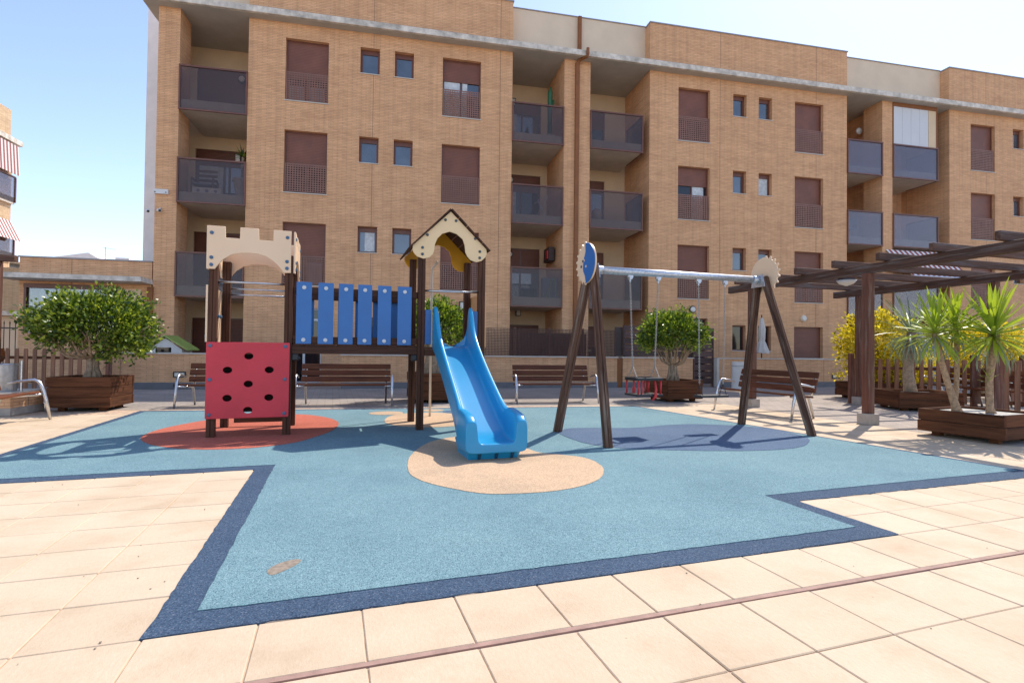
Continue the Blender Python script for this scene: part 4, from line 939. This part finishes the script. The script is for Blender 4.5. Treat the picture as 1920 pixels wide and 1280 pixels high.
t = thing('golden_shrub', 'golden shrub at the right edge behind the yuccas', 'shrub', (14.9, 11.0, .2), 0, 'golden shrubs')
crown(t, (.1, 0, .9), (.8, .7, .8), 220, 30, .085, 'yellowl', 31, .8, .3, .12); MB().tube([(0, 0, -.1), (.1, 0, .9)], .04, 6).build('trunk', 'bark', t)
# yuccas: every blade is a leaf of its own
def blade(L, W, droop, seed):
    mb = MB(); n = 5; vs = []
    for i in range(n+1):
        s = i/n; w_ = W*(.45+1.1*s)*(1-s**3.2)*.5 if s < 1 else .0005
        x = L*s*math.cos(droop*s); z = -L*droop*.55*s*s
        vs += [(x, -w_, z+w_*.35), (x, 0, z), (x, w_, z+w_*.35)]
    fs = [(i*3+j, i*3+j+1, i*3+j+4, i*3+j+3) for i in range(n) for j in (0, 1)]
    mb.add(vs, fs); return mb
BL = {m: [mesh_of(blade(1, .072 if m == 'yucca' else .04, d, 0), 'leaf', m, smooth='all') for d in ((.06, .16, .34) if m == 'yucca' else (.15, .4, .75))] for m in ('yucca', 'greyl')}
def head(parent, c, L, n, seed, material='yucca', lo=-.75, hi=1.5):
    rq = random.Random(seed)
    for k in range(n):
        f = (k+.5)/n; el = hi+(lo-hi)*f**.8+rq.uniform(-.12, .12); az = k*2.39996+rq.uniform(-.2, .2)
        ln = L*rq.uniform(.8, 1.1)*(1 if el > -.2 else .85); me = BL['greyl' if el < -.35 and rq.random() < .7 else material][0 if el > .8 else 1 if el > 0.1 else 2]
        inst(me, 'leaf', parent, (c[0], c[1], c[2]+.12*(1-f)), (rq.uniform(-.3, .3), -el, az), (ln, ln*1.05, ln))
def trunk(parent, pts, rs): MB().tube(pts, rs, 10).build('trunk', 'barky', parent, world=True, smooth='all')
t = thing('yucca', 'double stemmed yucca leaning left in the low planter', 'yucca', (7.66, 5.98, .33), 0, 'yuccas in the low planter')
trunk(t, [(7.66, 5.98, .3), (7.62, 5.98, .42), (7.48, 5.97, .72), (7.36, 5.97, 1.05), (7.27, 5.97, 1.30), (7.25, 5.97, 1.42)], [.075, .05, .04, .036, .034, .03])
trunk(t, [(7.60, 5.98, .42), (7.66, 6.0, .62), (7.70, 6.02, .95), (7.70, 6.02, 1.32), (7.68, 6.02, 1.5)], [.036, .03, .032, .032, .028])
head(t, (7.25-7.66, -.01, 1.36-.33), .60, 85, 1); head(t, (.02, .04, 1.42-.33), .58, 85, 2)
t = thing('yucca', 'single stemmed tall yucca at the right end of the low planter', 'yucca', (7.95, 5.78, .33), 0, 'yuccas in the low planter')
trunk(t, [(7.90, 5.72, .3), (7.87, 5.72, .42), (7.86, 5.72, .8), (7.92, 5.72, 1.1), (7.93, 5.72, 1.32)], [.07, .044, .042, .045, .036])
head(t, (-.02, -.06, 1.34-.33), .70, 105, 3); head(t, (-.13, -.08, .75-.33), .16, 10, 4, 'yucca', .2, 1.3)
t = thing('cordyline', 'grey green drooping cordyline behind the yuccas', 'cordyline', (10.45, 9.1, .33), 0)
MB().tube([(0, 0, -.05), (-.08, 0, .4), (-.05, 0, .9), (0, 0, 1.3)], [.13, .1, .09, .07], 9).build('trunk', 'bark', t, smooth='all')
head(t, (0, 0, 1.15), .95, 120, 6, 'greyl', -.95, 1.3)

# ================================================================== SLIDE AND TOWER SET
ps = thing('playground_set', 'wooden play tower set with castle tower, blue bridge and blue slide', 'play structure', (-2.25, 7.18, 0), TH)
def P_(mb, name, mt_, parent=None, **kw): return mb.build(name, mt_, parent or ps, **kw)
def post(x, y, z0, z1, w_=.095, name='post'):
    mb = MB(); h = w_/2
    mb.box(x-h, x-.004, y-h, y+h, z0, z1).box(x+.004, x+h, y-h, y+h, z0, z1).box(x-.004, x+.004, y-h+.006, y+h-.006, z0, z1)
    return P_(mb, name, 'post', bevel=.003)
for x, y in ((0, 0), (.86, 0), (0, .86), (.86, .86)): post(x, y, 0, 2.3)
for x, y in ((2.56, 0), (3.42, 0), (2.56, .86), (3.42, .86)): post(x, y, 0, 2.5)
fz = lambda yy: (lambda u, v, w: (u, yy+w, v))
fx = lambda xx: (lambda u, v, w: (xx+w, u, v))
cw = [(-.072, 2.074), (-.072, 2.605), (.13, 2.605), (.133, 2.468), (.292, 2.468), (.294, 2.608), (.504, 2.608), (.508, 2.468), (.672, 2.468), (.674, 2.607), (.882, 2.607), (.884, 2.074), (.80, 2.070), (.75, 2.14), (.69, 2.2), (.6, 2.262), (.5, 2.29), (.40, 2.295), (.30, 2.287), (.2, 2.26), (.11, 2.197), (.06, 2.135), (.02, 2.074)]
def bolts(parent, pts, f, mt_='bolt', r=.022):
    for u, v in pts:
        c = Vector(f(u, v, 0)); c2 = Vector(f(u, v, 1)); MB().disc(c, (c2-c), r, .012, 10).build('bolt', mt_, parent)
cb = [(-.018, 2.517), (-.018, 2.214), (-.018, 2.125), (.838, 2.521), (.837, 2.214), (.837, 2.128)]
c_ = P_(plate(cw, [], fz(0), -.075, -.052), 'castle_panel', 'cream', bevel=.003); bolts(c_, cb, lambda u, v, w: (u, -.075-w*.01, v))
c_ = P_(plate(cw, [], fz(0), .912, .935), 'castle_panel', 'cream', bevel=.003); bolts(c_, cb, lambda u, v, w: (u, .935+w*.01, v))
c_ = P_(plate([(u+.02, v) for u, v in cw], [], fx(0), .912, .935), 'castle_panel', 'cream', bevel=.003); bolts(c_, [(u+.02, v) for u, v in cb], lambda u, v, w: (.935+w*.01, u, v))
c_ = P_(plate([(u+.02, v) for u, v in cw], [], fx(0), -.075, -.052), 'castle_panel', 'cream', bevel=.003); bolts(c_, [(u+.02, v) for u, v in cb], lambda u, v, w: (-.075-w*.01, u, v))
# left side panel with wavy slots
def slot(u, z0, z1, w_): return [(u-w_, z0), (u+w_, z0), (u+w_+.02, (z0+z1)/2), (u+w_, z1), (u-w_, z1), (u-w_+.02, (z0+z1)/2)]
c_ = P_(plate([(-.05, 1.18), (.9, 1.18), (.9, 1.88), (-.05, 1.88)], [slot(.3, 1.35, 1.75, .02), slot(.56, 1.35, 1.75, .02)], fx(0), -.075, -.052), 'side_panel', 'cream', bevel=.003); bolts(c_, [(0, 1.25), (0, 1.8), (.86, 1.25), (.86, 1.8)], lambda u, v, w: (-.075-w*.01, u, v))
# red climbing panel
hl = [[(u+.052*math.cos(2*math.pi*k/20), v+.041*math.sin(2*math.pi*k/20)) for k in range(20)] for u, v in [(.417, 1.01), (.183, .836), (.653, .839), (.417, .664), (.184, .491), (.654, .492), (.417, .338)]]
rp = P_(plate([(-.055, .25), (-.045, .24), (.877, .244), (.886, .254), (.888, 1.172), (.878, 1.182), (-.045, 1.18), (-.055, 1.17)], hl, fz(0), -.075, -.053), 'climbing_panel', 'red', bevel=.003)
bolts(rp, [(-.01, 1.135), (.835, 1.135), (-.01, .72), (.835, .72), (-.01, .29), (.835, .29)], lambda u, v, w: (u, -.075-w*.01, v))
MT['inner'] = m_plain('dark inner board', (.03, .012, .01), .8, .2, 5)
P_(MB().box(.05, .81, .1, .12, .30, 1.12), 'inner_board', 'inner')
for k in range(7): P_(MB().box(-.04+.001, .90, -.04+k*.138, -.04+k*.138+.132, 1.12, 1.155), 'floor_board', 'postx')
P_(MB().box(.05, .81, -.04, .04, 1.03, 1.118).box(.05, .81, .82, .9, 1.03, 1.118), 'floor_beam', 'postx', bevel=.003)
P_(MB().box(.12, .8, .84, .88, .07, .15), 'step_board', 'postx')
for z, y in ((1.93, 0), (1.85, .86), (1.93, .86)): P_(MB().tube([(.03, y, z), (.83, y, z)], .012, 8), 'handrail', 'alu', smooth='all')
for y in (.1, .76):
    for z in (1.5, 1.93): P_(MB().disc((.05, y*.2+.01, z), (1, 0, 0), .022, .02, 10), 'clamp', 'bolt')
# bridge
for y in (0.02, .84):
    for z in (1.865, 1.225):
        P_(MB().box(.91, 2.51, y-.03, y+.03, z-.045, z+.045), 'bridge_rail', 'postx', bevel=.004)
P_(MB().box(.91, 2.51, -.035, .035, 1.045, 1.15), 'bridge_beam', 'postx', bevel=.004); P_(MB().box(.91, 2.51, .825, .895, 1.045, 1.15), 'bridge_beam', 'postx', bevel=.004)
for k in range(12): P_(MB().box(.93+k*.131, .93+k*.131+.124, -.03, .89, 1.152, 1.175), 'bridge_plank', 'postx', bevel=.003)
bx0 = [(.952, 1.139), (1.217, 1.408), (1.470, 1.655), (1.715, 1.896), (1.972, 2.150), (2.235, 2.424)]
for x0, x1 in bx0:
    for y, sg in ((-.045, -1), (.905, 1)):
        ya, yb = sorted((y, y+sg*-.022)); r_ = .016
        b_ = P_(MB().box(x0, x1, ya, yb, 1.172, 1.972), 'side_board', 'blue', bevel=.007, seg=2)
        bolts(b_, [((x0+x1)/2, 1.90), ((x0+x1)/2, 1.225)], (lambda yy, ss: lambda u, v, w: (u, yy+ss*.01*w, v))(y, sg), 'wbolt', .026)
for x in (.95, 2.47): P_(MB().box(x-.04, x+.04, -.04, .04, .96, 1.044).tube([(x-.02, 0, .97), (x+.06, 0, 1.0)], .03, 8), 'bearing_block', 'black', bevel=.01)
# gabled tower
gp = [(2.946, 3.055), (2.422, 2.545), (2.418, 2.49), (2.435, 2.445), (2.486, 2.392), (2.575, 2.368), (2.655, 2.392), (2.70, 2.44), (2.72, 2.50), (2.728, 2.58), (2.761, 2.662), (2.83, 2.735), (2.935, 2.772), (3.035, 2.745), (3.12, 2.68), (3.15, 2.60), (3.162, 2.50), (3.19, 2.44), (3.24, 2.39), (3.325, 2.366), (3.40, 2.39), (3.455, 2.445), (3.475, 2.5), (3.47, 2.56)]
gb = [(2.555, 2.52), (2.555, 2.43), (3.37, 2.52), (3.37, 2.43), (2.87, 2.93), (3.02, 2.93), (2.62, 2.70), (3.30, 2.70)]
c_ = P_(plate(gp, [], fz(0), -.08, -.055), 'gable_panel', 'gable', bevel=.003); bolts(c_, gb, lambda u, v, w: (u, -.08-w*.01, v), 'dbolt', .02)
c_ = P_(plate([(u+.02, v) for u, v in gp], [], fz(0), .93, .955), 'gable_panel', 'yellow', bevel=.003); bolts(c_, gb, lambda u, v, w: (u, .955+w*.01, v), 'dbolt', .02)
for sg, (ex, ez) in ((-1, (2.38, 2.498)), (1, (3.512, 2.522))):
    for k in range(5):
        a = Vector((2.946, 0, 3.075)).lerp(Vector((ex, 0, ez)), k/5); b = Vector((2.946, 0, 3.075)).lerp(Vector((ex, 0, ez)), (k+.97)/5)
        n_ = Vector((-(b.z-a.z), 0, b.x-a.x)).normalized()*.02; n_ = n_ if n_.z > 0 else -n_
        vs = [a+Vector((0, -.12, 0)), b+Vector((0, -.12, 0)), b+Vector((0, .99, 0)), a+Vector((0, .99, 0))]; vs += [q+n_ for q in vs]
        P_(MB().add(vs, [(0, 1, 2, 3), (7, 6, 5, 4), (0, 4, 5, 1), (1, 5, 6, 2), (2, 6, 7, 3), (3, 7, 4, 0)]), 'roof_board', 'postx')
for k in range(7): P_(MB().box(2.52, 3.46, -.04+k*.138, -.04+k*.138+.132, 1.12, 1.155), 'floor_board', 'postx')
P_(MB().box(2.61, 3.37, -.045, .035, 1.03, 1.118).box(2.61, 3.37, .82, .9, 1.03, 1.118), 'floor_beam', 'postx', bevel=.003)
P_(MB().tube([(2.6, -.0, 1.935), (3.38, 0, 1.945)], .014, 8), 'handrail', 'alu', smooth='all')
P_(MB().box(2.612, 2.70, -.03, -.01, 1.19, 1.67), 'entry_panel', 'blue', bevel=.004); P_(MB().box(3.27, 3.368, -.03, -.01, 1.19, 1.67), 'entry_panel', 'blue', bevel=.004)
P_(MB().box(3.475, 3.497, .0, .86, 1.16, 1.95), 'side_panel', 'orange', bevel=.004)
P_(MB().tube([(2.95, 1.42, 0), (2.95, 1.42, 2.35), (2.95, 1.35, 2.46), (2.95, .92, 2.5)], .019, 10), 'fireman_pole', 'rope', smooth='all')
# the slide
st = [  # s, floor z, wall top z, outer half width, skirt bottom z, floor half width
 (-.03, 1.165, 1.20, .275, 1.08, .215), (.0, 1.165, 1.66, .275, 1.08, .215), (.06, 1.165, 1.735, .278, 1.06, .212), (.14, 1.16, 1.68, .278, 1.03, .205), (.22, 1.13, 1.50, .276, .99, .20), (.32, 1.07, 1.36, .274, .93, .20),
 (.45, .99, 1.235, .272, .85, .20), (.75, .815, 1.035, .272, .68, .20), (1.1, .612, .825, .274, .47, .20), (1.45, .41, .625, .278, .26, .205), (1.62, .315, .53, .285, .13, .21), (1.74, .258, .475, .30, .05, .215),
 (1.80, .232, .50, .322, .05, .215), (1.90, .205, .50, .326, .06, .212), (2.00, .192, .49, .328, .07, .208), (2.10, .186, .478, .328, .075, .204), (2.17, .184, .46, .328, .08, .20), (2.21, .182, .43, .326, .082, .20), (2.232, .176, .41, .324, .088, .202), (2.238, .172, .40, .322, .092, .204)]
mb = MB(); rings = []
for s, zf, zt, hw, zb, fh in st:
    th_ = hw-fh-.012; r_ = min(.02, (zt-zf)*.4)
    q = [(-hw+.03, zb), (-hw, zb+.03), (-hw, (zb+zt)/2), (-hw, zt-r_), (-hw+th_*.3, zt), (-hw+th_*.8, zt-.002), (-fh-.005, zt-r_*1.3), (-fh, zf+(zt-zf)*.35), (-fh+.012, zf+.02), (-fh+.04, zf+.003), (-fh*.4, zf)]
    q = q+[(-a, b) for a, b in q[::-1]]+[(hw*.4, zb), (-hw*.4, zb)]
    rings.append([(2.99+a, -.04-s, b) for a, b in q])
n = len(rings[0]); vs = [v for r_ in rings for v in r_]
fs = [(i*n+k, i*n+(k+1) % n, (i+1)*n+(k+1) % n, (i+1)*n+k) for i in range(len(rings)-1) for k in range(n)]+[tuple(range(n))[::-1]]
last = (len(rings)-1)*n; capq = [(3, 4, 5, 6), (2, 3, 6, 7), (1, 2, 7, 8), (0, 1, 8, 9), (23, 0, 9, 10)]
fs += [tuple(last+i for i in f) for f in capq+[(10, 11, 22, 23), (22, 11, 12, 21), (21, 12, 13, 20), (20, 13, 14, 19), (19, 14, 15, 18), (18, 15, 16, 17)]]
mb.add(vs, fs)
sl = P_(mb, 'slide', 'slide', smooth='all')
md = sl.modifiers.new('round', 'SUBSURF'); md.levels = 2; md.render_levels = 2
# foot of the slide: a boxy base with three wedges coloured like slot shade
ft = MB()
ft.add([(2.99-.27, -1.70, 0), (2.99+.26, -1.70, 0), (2.99+.255, -2.16, 0), (2.99-.265, -2.16, 0), (2.99-.30, -1.66, .17), (2.99+.30, -1.66, .17), (2.99+.305, -2.24, .17), (2.99-.305, -2.24, .17)], [(0, 1, 2, 3), (4, 7, 6, 5), (0, 4, 5, 1), (1, 5, 6, 2), (2, 6, 7, 3), (3, 7, 4, 0)])
ft = P_(ft, 'slide_foot', 'slide', sl, bevel=.012, seg=2)
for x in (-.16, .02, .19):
    P_(MB().add([(2.99+x-.013, -2.172, .0), (2.99+x+.013, -2.172, 0), (2.99+x+.02, -2.235, .13), (2.99+x-.02, -2.235, .13), (2.99+x-.013, -2.10, .0), (2.99+x+.013, -2.10, 0), (2.99+x+.02, -2.10, .13), (2.99+x-.02, -2.10, .13)], [(0, 1, 2, 3), (4, 7, 6, 5), (0, 4, 5, 1), (1, 5, 6, 2), (2, 6, 7, 3), (3, 7, 4, 0)]), 'slot_shade', 'shadeblue', sl)

# ================================================================== SWING FRAME AND SWINGS
SL = Vector((2.40, 6.44, 2.17)); SR = Vector((5.14, 6.79, 2.185)); sa = math.atan2(SR.y-SL.y, SR.x-SL.x); sd_ = (SR-SL).normalized(); sp_ = Vector((-sd_.y, sd_.x, 0))
sw = thing('swing_frame', 'A shaped wooden swing frame with galvanised bar and sun moon discs', 'swing', (3.8, 6.62, 0), sa)
def leg(foot, top):
    f_ = Vector(foot); t_ = Vector(top); d = (t_-f_); q = d.to_track_quat('Z', 'Y').to_matrix().to_4x4(); m = Matrix.Translation(f_) @ q
    iv = INV[sw.name]; mb = MB(); L = d.length; h = .047
    mb.box(-h, -.004, -h, h, 0, L).box(.004, h, -h, h, 0, L).box(-.004, .004, -h+.008, h-.008, 0, L)
    o = mb.build('leg', 'swingw', sw, bevel=.005); o.matrix_local = iv @ m; return o
for ft_, tp in (((2.153, 7.046, 0), SL+sp_*.06), ((2.387, 5.803, 0), SL-sp_*.06), ((5.254, 7.391, 0), SR+sp_*.06), ((5.504, 6.216, 0), SR-sp_*.06)):
    tp = Vector(tp); tp.z = 2.22; leg(ft_, tp)
MB().tube([SL+sd_*.02, SR-sd_*.02], .048, 16).build('crossbar', 'galv', sw, world=True, smooth='all')
for c, s in ((SL, 1), (SR, -1)):
    f = lambda u, v, w, c=c, s=s: tuple(c+sp_*u+Vector((0, 0, v))+sd_*(s*w))
    b_ = plate([(-.13, -.11), (.13, -.11), (.09, .07), (-.09, .07)], [], f, .052, .060).build('bracket', 'galv', sw, world=True)
    MB().tube([c+sd_*s*.06, c+sd_*s*.16], .055, 14).build('socket', 'galv', sw, world=True, smooth='all')
def sunmoon(c, s, flip):
    """disc with a rayed sun half and a crescent half"""
    R0 = .25; pts = []
    for k in range(96):
        a = 2*math.pi*k/96; u, v = math.cos(a), math.sin(a); r = R0*1.03
        if u > .02: # rayed half
            ph = (a*9.5/math.pi) % 1; r = R0*(.97+.15*(1 if .25 < ph < .62 else 0)) + (.018 if .62 <= ph < .75 else 0)
        pts.append((u*r*flip, v*r))
    if flip < 0: pts = pts[::-1]
    f = lambda u, v, w: tuple(c+sp_*u+Vector((0, 0, .075+v))-sd_*(s*w))
    d = plate(pts, [], f, .058, .080).build('sun_disc', 'cream', sw, world=True, bevel=.002)
    cr = [(-R0*1.03*math.cos(a), R0*1.03*math.sin(a)) for a in [(-88+176*k/24)*math.pi/180 for k in range(25)]]
    inr = [(.0, .24), (-.01, .15), (.015, .09), (.04, .065), (.0, .035), (.05, .01), (.06, -.05), (.05, -.10), (.0, -.17), (-.02, -.24)]
    cr = [(u*flip, v) for u, v in cr+inr] 
    q = plate(cr, [], f, .081, .090).build('crescent', 'moonblue', sw, world=True)
    for u, v in ((.075, .035), (.12, -.03)): MB().disc(Vector(f(u*flip, v, .080)), -sd_*s, .018, .01, 10).build('bolt', 'dbolt', sw, world=True)
    MB().disc(Vector(f(-.03*flip, -.045, .090)), -sd_*s, .016, .008, 10).build('eye', 'cream', sw, world=True)
sunmoon(SL, 1, 1); sunmoon(SR, -1, -1)
for x in (2.97, 3.40, 4.05, 4.50):
    q = SL+sd_*((x-SL.x)/sd_.x); MB().box(-.035, .035, -.02, .02, -.075, -.045, Matrix.Translation(q)).tube([q+Vector((0, -.03, -.08)), q+Vector((0, .03, -.08))], .024, 10).tube([q+Vector((0, 0, -.05)), q+Vector((0, 0, -.13))], .012, 6).build('hanger', 'galv', sw, world=True)
def chain(mb, a, b, link=.026, r=.0038):
    a = Vector(a); b = Vector(b); d = b-a; n = int(d.length/(link*.78)); q0 = d.to_track_quat('Z', 'X').to_matrix().to_4x4()
    for k in range(n):
        m = Matrix.Translation(a+d*((k+.5)/n)) @ q0 @ Matrix.Rotation(math.pi/2*(k % 2)+.5, 4, 'Z')
        ring = [m @ Vector((math.cos(t)*.0095, 0, math.sin(t)*link*.56)) for t in [j*math.pi/4 for j in range(9)]]
        mb.tube(ring, r, 4, cap=False)
    return mb
def at(x): return SL+sd_*((x-SL.x)/sd_.x)
# toddler swing
q0, q1 = at(2.97), at(3.40); cx = (q0+q1)/2
t = thing('toddler_swing', 'caged toddler swing seat with red straps hanging from chains', 'swing seat', (cx.x, cx.y, .55), sa)
for a_, s in ((q0, -1), (q1, 1)):
    lo = Vector((cx.x, cx.y, 0))+sd_*(s*.17); top_ = a_+Vector((0, 0, -.12)); mid = Vector((lo.x, lo.y, .93))
    mb = MB(); chain(mb, top_, mid); chain(mb, mid, Vector((lo.x, lo.y, .765))-sp_*.11); chain(mb, mid, Vector((lo.x, lo.y, .765))+sp_*.11); mb.build('chain', 'chain', t, world=True)
def ringbox(z0, z1, a, b, wd):
    return MB().box(-a, a, -b, -b+wd, z0, z1).box(-a, a, b-wd, b, z0, z1).box(-a, -a+wd, -b+wd, b-wd, z0, z1).box(a-wd, a, -b+wd, b-wd, z0, z1)
ringbox(.195, .235, .195, .16, .04).build('ring', 'black', t, bevel=.012, seg=2)
MB().box(-.20, .20, -.155, .155, -.01, .02).build('seat', 'black', t, bevel=.012, seg=2)
for u, v in ((-.17, -.14), (-.17, .14), (-.12, -.14), (.17, -.14), (.17, .14), (.12, .14), (-.06, .14)): MB().tube([(u, v, .01), (u, v, .2)], .012, 8).build('strap', 'strap', t, smooth='all')
MB().tube([(.08, -.14, .2), (.085, -.16, .08), (.07, -.17, -.01), (.03, -.16, -.06)], [.012, .016, .022, .012], 8).build('crotch_strap', 'strap', t, smooth='all'); MB().tube([(-.06, .14, .02), (-.06, .14, .09)], .022, 8).build('buckle', 'strap', t)
# flat swing
q0, q1 = at(4.05), at(4.50); cx = (q0+q1)/2
t = thing('flat_swing', 'flat black rubber swing seat hanging from two chains', 'swing seat', (cx.x, cx.y, .50), sa)
for a_, s in ((q0, -1), (q1, 1)):
    lo = Vector((cx.x, cx.y, 0))+sd_*(s*.2); mid = Vector((lo.x, lo.y, .68))
    mb = MB(); chain(mb, a_+Vector((0, 0, -.12)), mid); mb.build('chain', 'chain', t, world=True)
    MB().tube([mid, Vector((lo.x, lo.y, .53))-sp_*.07], .006, 6).tube([mid, Vector((lo.x, lo.y, .53))+sp_*.07], .006, 6).build('hanger_rod', 'iron', t, world=True)
MB().box(-.235, .235, -.085, .085, 0, .035).build('seat', 'black', t, bevel=.014, seg=2)
